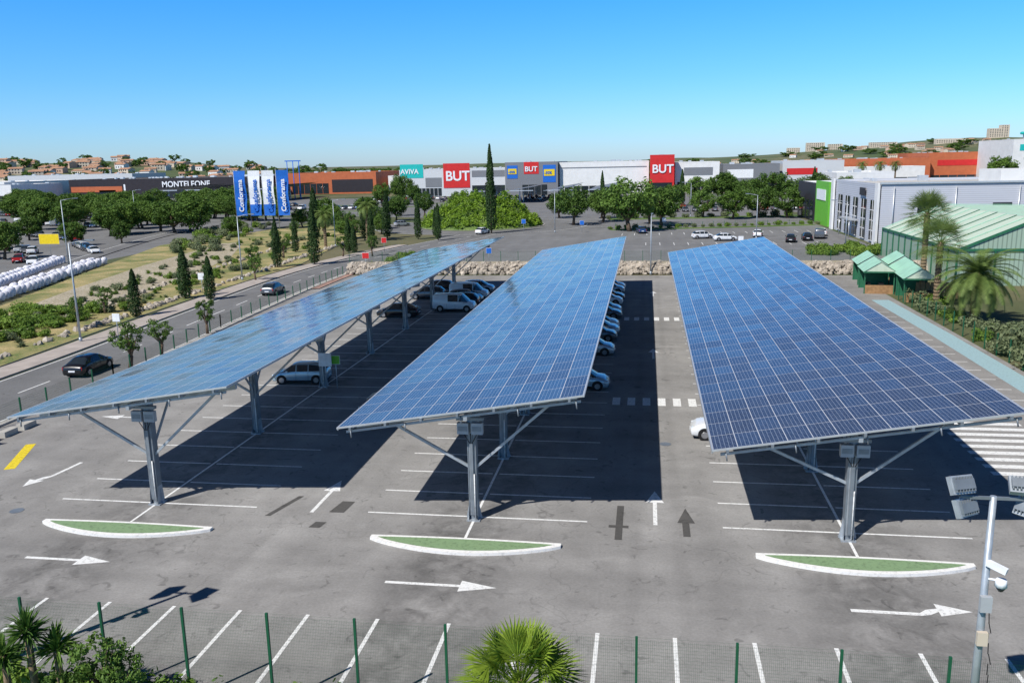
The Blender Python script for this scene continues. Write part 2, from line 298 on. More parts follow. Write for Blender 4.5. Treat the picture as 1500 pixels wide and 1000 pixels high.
sheet('far_parking_asphalt',[(-30,121.5),(39,121.5),(39,255),(150,262),(150,400),(-180,400),(-180,300),(-60,245)],.006,M_far)
sheet('left_parking_asphalt',[(-93,108),(-112,108),(-420,300),(-420,440),(-190,440),(-95,240),(-96,165)],.010,M_far)
vr=B()
vr.prism([(-51.9,20),(-51.9,60),(-54,85),(-55,110),(-55,130),(-60,160),(-64,195),(-90,225),(-100,165),(-86,120),(-74,85),(-70,20)],0,.1,M_pave,M_grass); vr.obj('grass_verge')
sheet('gravel_bed',[(-66,70),(-59.5,80),(-64,105),(-72,140),(-84,170),(-88,168),(-82,130),(-75,100)],.11,M_sand)
r2=B(); p2=smoothpath([(-84,60),(-86,90),(-95,120),(-108,160),(-118,200),(-122,250)]); strip(r2,p2,7,.125,M_road); strip(r2,p2,.15,.13,M_white); r2.obj('upper_road')
cr=B(); strip(cr,smoothpath([(-14,205),(20,212),(60,222),(140,235)]),9,.028,M_road); strip(cr,smoothpath([(-14,205),(20,212),(60,222),(140,235)]),.15,.033,M_white); cr.obj('cross_road')
gs=B(); strip(gs,[(-10,232),(60,240),(150,250)],6,.1,M_lawn,0); strip(gs,[(-8,196),(20,201),(38,206)],2.5,.12,M_lawn,0)
for k in range(4): strip(gs,[(-170+k*14,250+k*26),(-110+k*14,262+k*26)],3,.12,M_lawn,0)
gs.obj('grass_strip')
# lot markings
mk=B(); Z=.014
def line(x0,y0,x1,y1,w=.12,m=M_white): strip(mk,[(x0,y0),(x1,y1)],w,Z,m)
CX=[-22.8,-7.4,8.4]
for c in CX:
    for i in range(0,29):
        y=35.1+2.7*i; line(c-5,y,c-.17,y); line(c+.17,y,c+5,y)
    line(c,32.8,c,113)
for i in range(-2,14):
    x=-21.8+2.55*i-.05; line(x,21.6,x,26.1,.14)
for i in range(14): line(19.3,54+2.7*i,24.2,54+2.7*i)
for i in range(12): line(-38.2,62+2.7*i+.0,-33.8,62+2.7*i)
for yc in (54.5,84.5):
    for i in range(6): x=-1.8+.98*i; strip(mk,[(x,yc-.9),(x,yc+.9)],.5,Z,M_white)
for i in range(9): y=43+1.05*i; strip(mk,[(17.0,y),(21.6,y)],.52,Z,M_white)
for i in range(16): line(-5+2.6*i,181+.35*i,-5+2.6*i,186+.35*i); line(0+2.6*i,160,0+2.6*i,165) if i<13 else None
def arrow(x,y,a,L=3.8,bent=0):
    M=Matrix.Translation((x,y,0))@Matrix.Rotation(a,4,'Z')
    def P(pts): mk.face([tuple((M@Vector((px,py,Z)))) for px,py in pts],M_white)
    if not bent:
        P([(-L/2,-.09),(L/2-1.4,-.09),(L/2-1.4,.09),(-L/2,.09)]); P([(L/2-1.4,-.42),(L/2,0),(L/2-1.4,.42)])
    else:
        s=bent
        P([(-L/2,-.1*s),(.3,-.1*s),(.3,.1*s),(-L/2,.1*s)][::1 if s>0 else -1]); P([(.3,-.1*s),(.62,.0*s),(.95,.24*s),(.95,.46*s),(.55,.34*s),(.3,.1*s)][::1 if s>0 else -1]); P([(.95,-.06*s),(L/2+.1,.36*s),(.95,.80*s)][::1 if s>0 else -1])
arrow(-23.2,29.1,0); arrow(-7.5,28.75,0,4.3); arrow(9.2,28.6,0,4,1); arrow(.55,37.0,math.pi/2,3.9); arrow(.7,68.8,math.pi/2); arrow(.9,101,math.pi/2)
arrow(-15,36.8,math.pi/2,4); arrow(-15.2,68,math.pi/2); arrow(-30.4,38.2,-math.pi/2-.1,3.6,-1); arrow(-33.3,48.2,math.pi,2.6); arrow(16.5,60,-math.pi/2); 
strip(mk,[(-33.5,38.6),(-35.3,42.6)],.55,Z,M_yel)
strip(mk,[(25.5,56),(25.6,78),(25.3,97)],1.8,Z,M_turq)
mk.obj('road_markings')
pt=B()
pt.face([(-1.15,33.4,.019),(-.85,33.4,.019),(-.85,37.0,.019),(-1.15,37.0,.019)],M_patch); pt.face([(-1.45,34.6,.02),(-.6,34.6,.02),(-.6,34.85,.02),(-1.45,34.85,.02)],M_patch)
pt.face([(1.5,35.4,.019),(2.25,35.4,.019),(1.9,37.0,.019)],M_patch); pt.face([(1.7,34,.019),(2.0,34,.019),(2,35.38,.019),(1.7,35.38,.019)],M_patch)
pt.face([(-14.2,34.9,.019),(-13.5,34.9,.019),(-13.4,36.2,.019),(-14.0,36.2,.019)],M_patch); pt.face([(-17,34.2,.019),(-16.75,34.2,.019),(-16.1,36.6,.019),(-16.35,36.6,.019)],M_patch)
pt.face([(-14.5,33.2,.019),(-14,33.2,.019),(-13.9,33.8,.019),(-14.4,33.8,.019)],M_patch)
for x,y in ((-29,33.5),(1.2,46),(-33,30)):
    pt.face([(x+.32*math.cos(i*.4488),y+.32*math.sin(i*.4488),.019) for i in range(14)],M_galvd)
pt.obj('asphalt_patches')
def island(xc):
    b=B(); n=24; L=4.05
    def ol(sh):
        top=[(xc-L+sh*2.2+(2*L-4.4*sh)*i/n, 32.55-sh+.10*math.sin(math.pi*i/n)) for i in range(n+1)]
        bot=[(xc-L+sh*2.2+(2*L-4.4*sh)*i/n, 32.30+sh*0.3-(1.05-sh*1.1)*math.sin(math.pi*i/n)**.8) for i in range(n,-1,-1)]
        return top[::-1]+bot[::-1]
    o=ol(0); inn=ol(.16)
    b.prism(o,0,.13,M_kerbw,M_kerbw)
    b.face([(x,y,.137) for x,y in inn],M_green)
    return b.obj('kerbed_island')
for c in (-22.7,-7.35,8.5): island(c)
# ------------------------------------------------------------------ solar canopies
def canopy(xc,x0,z0,x1,z1,y0,y1,cols):
    e=bpy.data.objects.new('solar_carport',None); S.collection.objects.link(e)
    W=math.hypot(x1-x0,z1-z0); sl=(z1-z0)/(x1-x0); L=y1-y0
    b=B()
    b.face([(x0,y0,z0),(x1,y0,z1),(x1,y1,z1),(x0,y1,z0)],M_panel,uv=[(0,0),(round(W)*.9999,0),(round(W)*.9999,L),(0,L)])
    b.obj('solar_panels',parent=e)
    b=B()
    def zz(x): return z0+(x-x0)*sl
    def slab(xa,xb,ya,yb,d0,d1,m):
        p=[]
        for d in (d1,d0):
            for y in (ya,yb):
                for x in (xa,xb): p.append((x,y,zz(x)-d))
        n=len(b.v); b.v+=p; k=b.mi(m)
        for f in ((0,2,3,1),(4,5,7,6),(0,1,5,4),(2,6,7,3),(0,4,6,2),(1,3,7,5)): b.f.append(tuple(n+j for j in f)); b.m.append(k); b.sm.append(False)
    slab(x0,x1,y0,y1,.006,.05,M_alu)
    slab(x0-.06,x1+.06,y0-.06,y0,-.005,.07,M_alu); slab(x0-.06,x1+.06,y1,y1+.06,-.005,.07,M_alu); slab(x0-.06,x0,y0,y1,-.005,.14,M_alu); slab(x1,x1+.06,y0,y1,-.005,.1,M_alu)
    for k in range(7):
        x=x0+.55+(x1-x0-1.1)*k/6; slab(x-.035,x+.035,y0-.02,y1,.052,.22,M_galv)
        slab(x-.05,x+.05,y0-.12,y0-.05,.06,.20,M_galvd)
    for i,y in enumerate(cols):
        slab(x0+.35,x1-.35,y-.09,y+.09,.222,.50,M_galv)
        zc=zz(xc)-.5
        b.box(xc-.14,xc+.14,y-.17,y+.17,.25,zc,M_galv); b.box(xc-.19,xc-.14,y-.2,y+.2,.25,zc,M_galvd); b.box(xc+.14,xc+.19,y-.2,y+.2,.25,zc,M_galvd)
        b.box(xc-.3,xc+.3,y-.32,y+.32,0,.06,M_galv); b.box(xc-.12,xc+.12,y-.15,y+.15,.06,.25,M_galvd)
        for sx in (-1,1):
            b.face([(xc+sx*.195,y-.30,.06),(xc+sx*.195,y+.30,.06),(xc+sx*.195,y+.2,.9),(xc+sx*.195,y-.2,.9)],M_galv)
            b.face([(xc+sx*.36,y,.06),(xc+sx*.18,y,.06),(xc+sx*.18,y,1.0)],M_galv)
            xe=xc+sx*3.55; b.beam((xc+sx*.15,y,2.45),(xe,y,zz(xe)-.5),.11,.11,M_galv)
            b.box(xe-.15,xe+.15,y-.11,y+.11,zz(xe)-.62,zz(xe)-.45,M_galvd)
        b.box(xc-.07,xc+.07,y-.29,y-.21,.3,zc-.9,M_galvd)
        b.tube((xc+.1,y-.26,.1),(xc+.1,y-.26,2.2),.03,.03,M_white,6)
        if i in(0,):
            for ox in (-.56,.06):
                b.box(xc+ox,xc+ox+.5,y-.46,y-.21,zc-.85,zc-.35,M_invert); b.box(xc+ox+.05,xc+ox+.45,y-.475,y-.461,zc-.7,zc-.5,M_galvd)
            b.box(xc-.6,xc+.6,y-.4,y-.2,zc-.25,zc-.12,M_galvd)
            for q in range(3): b.tube((xc-.3+.3*q,y-.33,zc-.85),(xc-.05+.05*q,y-.3,zc-1.3),.018,.018,M_black,5,False)
        for sy in (-1,1):
            if 0<i or sy>0: b.beam((xc,y+sy*.15,2.7),(xc,y+sy*2.3,zz(xc)-.35),.09,.09,M_galv)
    b.beam((xc,y0+.1,zz(xc)-.36),(xc,y1-.1,zz(xc)-.36),.16,.24,M_galv)
    slab(x0+.3,x1-.1,y0+.12,y0+.22,.24,.34,M_galv)
    for k in range(5):
        x=x0+.5+k*(x1-x0-.8)/4; b.tube((x,y0+.1,zz(x)-.22),(x+.05,y0+.02,zz(x)-.55),.035,.03,M_galvd,6)
    b.obj('steel_structure',parent=e)
canopy(-22.8,-28.7,4.6,-17.95,6.25,33.5,108,[35.1+10.8*i for i in range(7)])
canopy(-7.4,-12.95,4.55,-2.45,6.2,33.5,108,[34.9+8.1*i for i in range(9)])
canopy(8.35,2.75,4.15,14.15,6.0,33.2,108,[34.5+8.1*i for i in range(9)])
# ------------------------------------------------------------------ vehicles
def car_mesh(name,paintm,kind='hatch'):
    b=B()
    if kind=='hatch':
        st=[(-2.06,.38,.62,.64,.66,.6),(-2.0,.24,.86,.90,.80,.72),(-1.9,.2,.97,1.04,.83,.70),(-1.5,.2,.98,1.40,.85,.60),(-.75,.2,.96,1.49,.86,.62),(-.68,.2,.96,1.49,.86,.62),(.15,.2,.94,1.48,.86,.62),(.22,.2,.94,1.475,.86,.62),(.5,.2,.93,1.42,.86,.62),(1.2,.2,.92,.97,.85,.74),(1.7,.2,.82,.86,.83,.70),(1.98,.22,.64,.68,.78,.64),(2.07,.36,.5,.52,.62,.55)]; cab=(3,8); W=.86; R=.315; wx=1.28
    elif kind=='sedan':
        st=[(-2.25,.38,.66,.68,.68,.6),(-2.18,.24,.90,.95,.82,.72),(-1.75,.2,.97,1.02,.85,.74),(-1.05,.2,.97,1.38,.87,.60),(-.55,.2,.95,1.44,.88,.62),(-.48,.2,.95,1.44,.88,.62),(.25,.2,.94,1.43,.88,.62),(.32,.2,.94,1.425,.88,.62),(.6,.2,.93,1.37,.88,.62),(1.3,.2,.91,.95,.87,.76),(1.8,.2,.80,.84,.85,.70),(2.1,.22,.62,.66,.8,.66),(2.2,.36,.5,.52,.62,.55)]; cab=(3,8); W=.88; R=.325; wx=1.36
    else:
        st=[(-2.3,.38,.8,.85,.80,.7),(-2.26,.3,1.1,1.2,.88,.78),(-2.22,.25,1.15,1.78,.9,.78),(-2.1,.22,1.15,1.86,.92,.8),(-.6,.22,1.12,1.9,.93,.8),(-.5,.22,1.12,1.9,.93,.8),(.5,.22,1.1,1.88,.93,.78),(.57,.22,1.1,1.87,.93,.78),(.85,.22,1.09,1.8,.93,.74),(1.55,.22,1.05,1.1,.9,.78),(2.0,.22,.92,.97,.87,.72),(2.2,.25,.7,.74,.8,.66),(2.28,.36,.5,.52,.65,.55)]; cab=(5,8); W=.93; R=.33; wx=1.45
    rings=[]
    for (x,zb,be,ro,w_,wr) in st:
        half=[(0,zb),(w_*.88,zb),(w_*.985,zb+.12),(w_,(zb+be)/2+.05),(w_*.955,be),(wr,max(be+.02,ro-.07)),(wr*.8,ro-.012),(0,ro+.02)]
        rings.append([(x,y,z) for y,z in half]+[(x,-y,z) for y,z in half[-2:0:-1]])
    n=len(rings[0]); o=len(b.v)
    for r in rings: b.v+=r
    gi=b.mi(M_glassd); pi_=b.mi(paintm)
    narrow={i for i in range(len(st)-1) if st[i+1][0]-st[i][0]<.09}
    for i in range(len(rings)-1):
        for j in range(n):
            k=(j+1)%n; b.f.append((o+i*n+j,o+i*n+k,o+(i+1)*n+k,o+(i+1)*n+j)[::-1]); 
            side=j in(4,n-5); topz=j in(5,6,n-6,n-7)
            mm=pi_
            if side and cab[0]-1<=i<=cab[1] and i not in narrow: mm=gi
            if topz and i==cab[1]: mm=gi
            if kind!='van' and topz and i==cab[0]-1: mm=gi
            if j in (0,n-1): mm=b.mi(M_black)
            if j in (1,n-2) : mm=b.mi(M_black) if kind=='van' else pi_
            b.m.append(mm); b.sm.append(mm==pi_)
    b.f.append(tuple(o+j for j in range(n))); b.m.append(pi_); b.sm.append(False)
    b.f.append(tuple(o+(len(rings)-1)*n+j for j in reversed(range(n)))); b.m.append(b.mi(M_black)); b.sm.append(False)
    for sx in (-wx,wx):
        for sy in (-1,1):
            b.tube((sx,sy*(W-.2),R+.02),(sx,sy*(W+.006),R+.02),R+.06,R+.06,M_black,20,True,False)
            b.tube((sx,sy*(W-.2),R),(sx,sy*(W+.02),R),R,R,M_black,20)
            b.tube((sx,sy*(W+.0),R),(sx,sy*(W+.03),R),R*.66,R*.6,M_hub,14)
    xf=st[-2][0]; xr=st[1][0]
    for sy in (-1,1):
        b.beam((xf-.32,sy*.66,.70),(xf+.02,sy*.56,.62),.18,.13,M_lens)
        b.box(xr-.02,xr+.05,sy*.70-.1,sy*.70+.1,.62,.86,M_red)
        b.box(cabx:=st[cab[1]][0]+.25,cabx+.14,sy*(W+.08)-.09,sy*(W+.08)+.09,.9,1.03,paintm)
        for xd in (-.7,.2): b.box(xd-.006,xd+.006,sy*(W-.001)-.004,sy*(W-.001)+.004,.3,.9,M_black)
        b.box(-1.0,1.0,sy*(W-.03)-.02,sy*(W-.03)+.02,.2,.3,M_black)
    b.box(-2.3 if kind!='hatch' else -2.09,(-2.24 if kind!='hatch' else -2.03),-.26,.26,.5,.62,M_bwhite)
    b.box(xf+.06,xf+.12,-.26,.26,.4,.5,M_bwhite)
    b.box(xf-.02,xf+.075,-.5,.5,.28,.38,M_black)
    return b.mesh(name)
def cp(n,c,metal=.3): return mat('car_paint_'+n,c,.28,metal,.03,2,.5,.6)
COL={'white':cp('white',(.76,.77,.78),0),'black':cp('black',(.012,.013,.016)),'silver':cp('silver',(.50,.53,.55),.4),'grey':cp('grey',(.12,.13,.145)),'blue':cp('blue',(.03,.08,.20)),'red':cp('red',(.40,.02,.02)),'lightblue':cp('light_blue',(.34,.46,.54),.3)}
CM={}
def carm(c,k='hatch'):
    if (c,k) not in CM: CM[(c,k)]=car_mesh('parked_car' if k!='van' else 'parked_van',COL[c],k)
    return CM[(c,k)]
def car(x,y,a,c,k='hatch',z=.012,nm=None): return put(carm(c,k),nm or ('parked_van' if k=='van' else 'parked_car'),(x,y,z),rad(a))
car(-43.3,59.6,93,'black','sedan',.02,'driving_car')
car(-24.9,57.9,185,'lightblue'); car(-16.3,49.2,-90,'silver','hatch',.012,'driving_car')
car(-20.2,88.6,0,'white','van'); car(-25.4,84.8,180,'black','sedan'); car(-20.3,96.9,0,'white','van'); car(-20.3,102,0,'silver'); car(-25.3,96.9,180,'grey'); car(-20.2,91.8,180,'black'); car(-25.3,102,180,'black'); car(-20.3,94.3,0,'grey')
for y,c,k in ((57.8,'lightblue','hatch'),(68.5,'silver','hatch'),(74,'grey','hatch'),(76.8,'silver','sedan'),(79.4,'white','hatch'),(84.8,'grey','sedan'),(87.5,'silver','hatch'),(93,'white','hatch'),(95.8,'black','sedan'),(101.2,'silver','hatch'),(104,'white','hatch')): car(-4.45,y,U(-2,2),c,k)
car(4.7,47.6,178,'white'); car(5.6,72,180,'grey')
for x,y,a,c,k in ((11,173,15,'white','hatch'),(15,168,5,'white','sedan'),(26.6,165,80,'black','sedan'),(30,168,85,'black','sedan'),(-1,187,100,'blue','hatch'),(22,176,80,'white','hatch'),(33,172,80,'grey','van'),(34.5,178,85,'white','hatch'),(-36,188,70,'white','hatch'),(-62,214,40,'silver','hatch'),(-46,100,92,'grey','hatch')): car(x,y,a,c,k,.035)
cc=['white','black','silver','grey','blue','red','grey','white','black']
for (x0,y0,dx,dy,n,a) in ((0,262,2.9,.3,34,90),(0,282,2.9,.3,34,90),(-104,118,-1.4,-2.0,3,0),(-118,150,-2.6,1.6,22,-60),(-128,178,-2.6,1.6,26,-60),(-140,214,-2.7,1.3,34,-60),(-150,245,-2.7,1.3,40,-60),(-150,290,-2.7,1.0,44,-60),(-140,330,-2.9,.5,50,90),(-110,350,2.9,.2,38,90),(-120,372,2.9,.2,40,90),(-105,150,-1.9,2.0,9,-45),(-114,122,-2.6,1.6,14,-60),(-104,132,-2.6,1.6,14,-60),(-100,300,-2.8,.2,18,90)):
    for i in range(n):
        if random.random()<.72: car(x0+dx*i,y0+dy*i,a+random.choice((0,180))+U(-2,2),random.choice(cc),random.choice(('hatch','sedan','hatch','van') if random.random()<.4 else ('hatch','sedan')),.03)
# ------------------------------------------------------------------ vegetation
def leaf(b,p,s,m,nrm=None,asp=.6):
    d=Vector((random.gauss(0,1),random.gauss(0,1),random.gauss(0,1)))
    if nrm is not None: d=d*.55+nrm
    d.normalize(); a=d.orthogonal().normalized(); a=(Matrix.Rotation(U(0,6.28),3,d)@a); c=d.cross(a); a=a*s; c=c*s*asp
    n=len(b.v); b.v+=[tuple(p-a),tuple(p-c*U(.6,1)),tuple(p+a),tuple(p+c*U(.6,1))]; b.f.append((n,n+1,n+2,n+3)); b.m.append(b.mi(m)); b.sm.append(False)
def tree_mesh(seed,h=8,cr=3.6,base=.3,m=None,clumps=70,per=60,ls=.26,flat=1.0,name='tree'):
    random.seed(seed); b=B(); tr=h*.022+.06
    zc=h*(base+(1-base)/2); rz=h*(1-base)/2
    lean=Vector((U(-.3,.3),U(-.3,.3),0)); fork=Vector((0,0,h*base*.9))+lean
    b.tube((0,0,-.1),fork,tr*1.3,tr,M_bark,8)
    cen=[]
    for i in range(clumps):
        while True:
            q=Vector((U(-1,1),U(-1,1),U(-1,1)))
            if .35<q.length<1: break
        if random.random()<.7: q=q.normalized()*U(.72,1.0)
        lump=1+.28*noise.noise(q*1.7+Vector((seed*3.1,0,0)))
        c=Vector((q.x*cr*lump*.86,q.y*cr*lump*.86,zc+q.z*rz*lump*.86*flat)); cen.append((c,q))
    for k in range(9):
        c,q=random.choice(cen); mid=fork.lerp(c,.5)+Vector((U(-.2,.2),U(-.2,.2),.2)); b.tube(fork,mid,tr*.6,tr*.35,M_bark,6,False); b.tube(mid,c,tr*.35,tr*.1,M_bark,5,False)
    for c,q in cen:
        r=cr*U(.16,.27)
        for j in range(per):
            o=Vector((random.gauss(0,1),random.gauss(0,1),random.gauss(0,.75))); o=o.normalized()*r*U(.5,1.08)
            leaf(b,c+o,ls*U(.6,1.2),m,o.normalized()*.9+Vector((0,0,.25)))
    return b.mesh(name)
def cyp_mesh(seed,h=8,r=.95,name='cypress_tree'):
    random.seed(seed); b=B(); b.tube((0,0,-.1),(0,0,h*.8),.14,.04,M_bark,7)
    for i in range(3800):
        t=random.random()**.8; z=.35+t*(h-.35); rr=r*(min(1,(t+.06)*5.5)**.5)*(1-t**2.2)**.75*(1+.16*noise.noise(Vector((t*9,seed,0))))
        a=U(0,6.283); rr*=(1+.38*noise.noise(Vector((math.cos(a)*1.5,math.sin(a)*1.5,z*.9+seed*7)))); q=rr*(U(.65,1.06) if random.random()<.85 else U(.3,.7))
        n=Vector((math.cos(a),math.sin(a),.35)); leaf(b,Vector((q*math.cos(a),q*math.sin(a),z)),U(.10,.22),F_cyp,n,.5)
    return b.mesh(name)
def bush_mesh(seed,m,r=1,h=1,n=1100,ls=.11,name='shrub'):
    random.seed(seed); b=B()
    for k in range(6): b.tube((0,0,-.05),(U(-.5,.5)*r,U(-.5,.5)*r,h*.6),.04,.015,M_bark,5,False)
    cl=[(Vector((U(-.6,.6)*r,U(-.6,.6)*r,U(.2,.7)*h)),U(.25,.5)*r) for _ in range(14)]
    for i in range(n):
        c,cr=random.choice(cl); o=Vector((random.gauss(0,1),random.gauss(0,1),random.gauss(0,.9))).normalized()*cr*U(.6,1.1); p=c+o
        if p.z<0: p.z=-p.z*.3
        leaf(b,p,ls*U(.6,1.3),m,o.normalized()+Vector((0,0,.3)))
    return b.mesh(name)
def spiky_mesh(seed,m,n=90,L=.8,w=.05,name='agave_plant'):
    random.seed(seed); b=B()
    for i in range(n):
        a=U(0,6.283); el=U(.15,1.45); l=L*U(.6,1.1); d=Vector((math.cos(a)*math.cos(el),math.sin(a)*math.cos(el),math.sin(el))); s=Vector((-math.sin(a),math.cos(a),0))*w
        mid=d*l*.55; tip=d*l-Vector((0,0,l*.12)); b.face([-s*.6,mid-s,tip,mid+s],m); b.face([-s*.6,mid+s,s*.6],m)
    return b.mesh(name)
PINE=[tree_mesh(i,8,U(3.4,4.1),.2,F_pine,90,64,.24,1,'pine_tree') for i in range(4)]
LEAFT=[tree_mesh(20+i,8,3.6,.2,F_leaf,80,62,.24,1,'broadleaf_tree') for i in range(3)]
YOUNG=[tree_mesh(40+i,5,1.5,.32,F_leaf,34,48,.13,1,'young_tree') for i in range(3)]
CYP=[cyp_mesh(60+i) for i in range(4)]
BUSH=[bush_mesh(80+i,F_bush) for i in range(3)]; OBUSH=[bush_mesh(90+i,F_olive) for i in range(3)]
AG=[spiky_mesh(100+i,F_olive) for i in range(2)]+[spiky_mesh(103,F_bush,120,.9,.03)]
random.seed(11)
def T(lst,name,x,y,h,base=8.,wid=1,z=0): s=h/base; return put(random.choice(lst),name,(x,y,z),U(0,6.28),(s*wid,s*wid,s))
for x,y,h,wd in ((-96,189,4.8,1.1),(-122,202,8.0,1.2),(-135,215,8,1.1),(-128,190,7.5,1.1),(-145,225,8.5,1.1),(-158,232,8.5,1),(-170,250,8.5,1.1),(-182,263,9,1.2),(-179,232,9,1.3),(-197,245,8.5,1.1),(-116,140,7.4,1),(-148,287,9,1.2),(-160,300,8,1.2),(-210,262,9,1.2),(-108,226,7,1.1),(-150,205,8,1.1),(-165,214,7.5,1.1),(-112,170,5,1),(-190,290,8,1.3),(-225,290,9,1.3),(-240,310,9,1.4),(-135,300,9,1.2),(-205,215,8,1.2),(-185,200,8,1.2),(-160,185,7,1.1),(-142,180,6,1.1),(-140,150,7,1.0),(-260,330,9,1.3),(-95,330,12,.8),(-101,322,9,.9),(-88,322,8,.9)): T(PINE,'pine_tree',x,y,h,8,wd*1.1)
for i in range(46):
    y=U(190,345); x=-y*U(.50,.80)
    T(PINE,'pine_tree',x,y,U(6.5,9),8,U(1.1,1.5))
for i in range(12): T(PINE,'pine_tree',-106-i*2.6+U(-2,2),238+i*1.5+U(-3,3),U(5.5,8),8,1.3)
for x,y,h,wd in ((-120,165,5.5,1.2),(-133,160,6,1.2),(-128,148,5,1.3),(-150,165,6,1.2),(-88,212,5,1.3),(-84,222,6,1.2),(-92,238,7,1.2),(-80,240,7,1.2),(-70,236,6.5,1.2)): T(PINE,'pine_tree',x,y,h,8,wd)
for x,y,h,wd in ((-17.7,212,10,1.05),(-11,222,9,1.1),(-3.6,192,12.3,1.2),(3.5,206,10,1.2),(-12,236,8,1.1),(17,296,9.5,1.3),(26,299,11,1.2),(33,292,9.5,1.3),(41,296,11.5,1.2),(49,292,9.5,1.3),(56,299,10,1.2),(8,290,8,1.2),(64,296,9,1.2),(165,395,19,.9),(150,400,14,1.1),(178,398,15,1),(-66,252,8,.9),(-58,262,7,.9),(-75,258,7,1),(1,214,9,1.1),(22,228,7.5,1.3),(29,232,8.5,1.2),(36,230,7.5,1.3),(15,236,7,1.2),(-24,240,7,1.3),(-64,178,4.5,1.3),(-70,192,5.5,1.2),(-66,205,6,1.2),(-60,190,4.5,1.2)): T(LEAFT+PINE[:1],'broadleaf_tree',x,y,h,8,wd)
for x,y,h in ((-44.1,65.5,3.2),(-43.5,74.4,3.3),(-59,85.1,3.0),(-56,76,3.2),(-54,112,3.3),(-58,120,4),(-62,140,4),(-52,142,3.5),(-70,155,4),(-47,143,3.6),(-75,176,4),(-60,172,4.5),(-66,186,5),(-78,200,5)): T(YOUNG,'young_tree',x-(2.6 if x>-45 and y>100 else 0) if y>100 else (x if x<-50 else x+3.4 if y<70 else x+2.3),y,h*1.1,5)
T(YOUNG,'young_tree',-40.4,60.5,4.0,5,1.1)
for x,y,h,wd in ((-51.8,95,5.3,1),(-55.4,95.7,6.3,1),(-54.1,83.2,5.2,1),(-57.4,127,7.6,.8),(-52.6,130.5,9.6,.75),(-72.8,182,10.9,.8),(-53.5,149.3,6.3,.9),(-34.2,189.2,19.4,.46),(-42.5,173,7.6,.7),(-47.6,176,8.6,.7),(-52,148,5.2,.9),(-55,178,10,.75),(-59,175,9,.7),(-52,158,7.5,.8),(-64,150,6,.8),(-45,181,6.5,.8),(55,300,12,.7),(12,300,12,.7),(-15,300,12,.6)): T(CYP,'cypress_tree',x,y,h,8,wd*8/7)
for i in range(230):
    t=random.random(); y=62+t*125; x=-54.9-(y-62)*.10-random.random()**1.3*(9+(y-62)*.11)
    k=random.random(); s=U(.35,1.0)
    if k<.45: put(random.choice(AG),'agave_plant',(x,y,.1),U(0,6),s*1.1)
    elif k<.8: put(random.choice(BUSH),'shrub',(x,y,.1),U(0,6),s*.9)
    else: put(random.choice(OBUSH),'shrub',(x,y,.1),U(0,6),s)
for i in range(75): put(random.choice(BUSH),'shrub',(-59-U(0,11),62+U(0,24),.1),U(0,6),(U(.9,1.7),U(.9,1.7),U(.7,1.2)))
for i in range(60): put(random.choice(BUSH+OBUSH),'shrub',(-80-U(0,12)-i*.35,150+i*1.2,.1),U(0,6),U(.8,1.8))
for i in range(26): put(random.choice(BUSH+OBUSH),'shrub',(27.6+U(0,3.2),62+i*1.35,.0),U(0,6),U(.7,1.4))
for i in range(14): put(random.choice(OBUSH),'shrub',(27.9+U(0,4),60+U(0,14),.0),U(0,6),(1.8,1.8,U(1.8,2.7)))
for i in range(24): put(random.choice(BUSH),'shrub',(U(26,39),U(140,152),0),U(0,6),U(.7,1.5))
for i in range(26): put(random.choice(BUSH+OBUSH),'shrub',(-8+i*1.9,197+i*.45,.1),U(0,6),U(.5,1.1))
for i in range(20): put(random.choice(BUSH+OBUSH),'shrub',(-41.2+U(0,2),122+i*1.1,0),U(0,6),U(.6,1.2))
for i in range(30): put(random.choice(BUSH+OBUSH),'shrub',(-10+i*3.4,233+i*.4,.1),U(0,6),U(.9,1.8))
# roundabout mound
md=B(); random.seed(5); n=32
def mz(r,a): return 6.4*(1-(r/15.5)**2)*(1+.25*noise.noise(Vector((math.cos(a)*r*.15,math.sin(a)*r*.15,2))))
for i in range(10):
    for j in range(n):
        r0,r1=15.5*i/10,15.5*(i+1)/10; a0,a1=2*math.pi*j/n,2*math.pi*(j+1)/n
        md.face([(r*math.cos(a),r*math.sin(a),mz(r,a)) for r,a in ((r0,a0),(r1,a0),(r1,a1),(r0,a1))],M_lawn,True)
for i in range(18000):
    r=15.3*math.sqrt(random.random()); a=U(0,6.283); lump=max(0,noise.noise(Vector((math.cos(a)*r*.28,math.sin(a)*r*.28,7))))*6.5+max(0,noise.noise(Vector((math.cos(a)*r*.8,math.sin(a)*r*.8,1))))*1.5
    leaf(md,Vector((r*math.cos(a),r*math.sin(a),mz(r,a)+.15+lump*U(.5,1))),U(.2,.42),F_mound,Vector((0,0,1)))
md.obj('roundabout_mound',(cx,cy,.02))
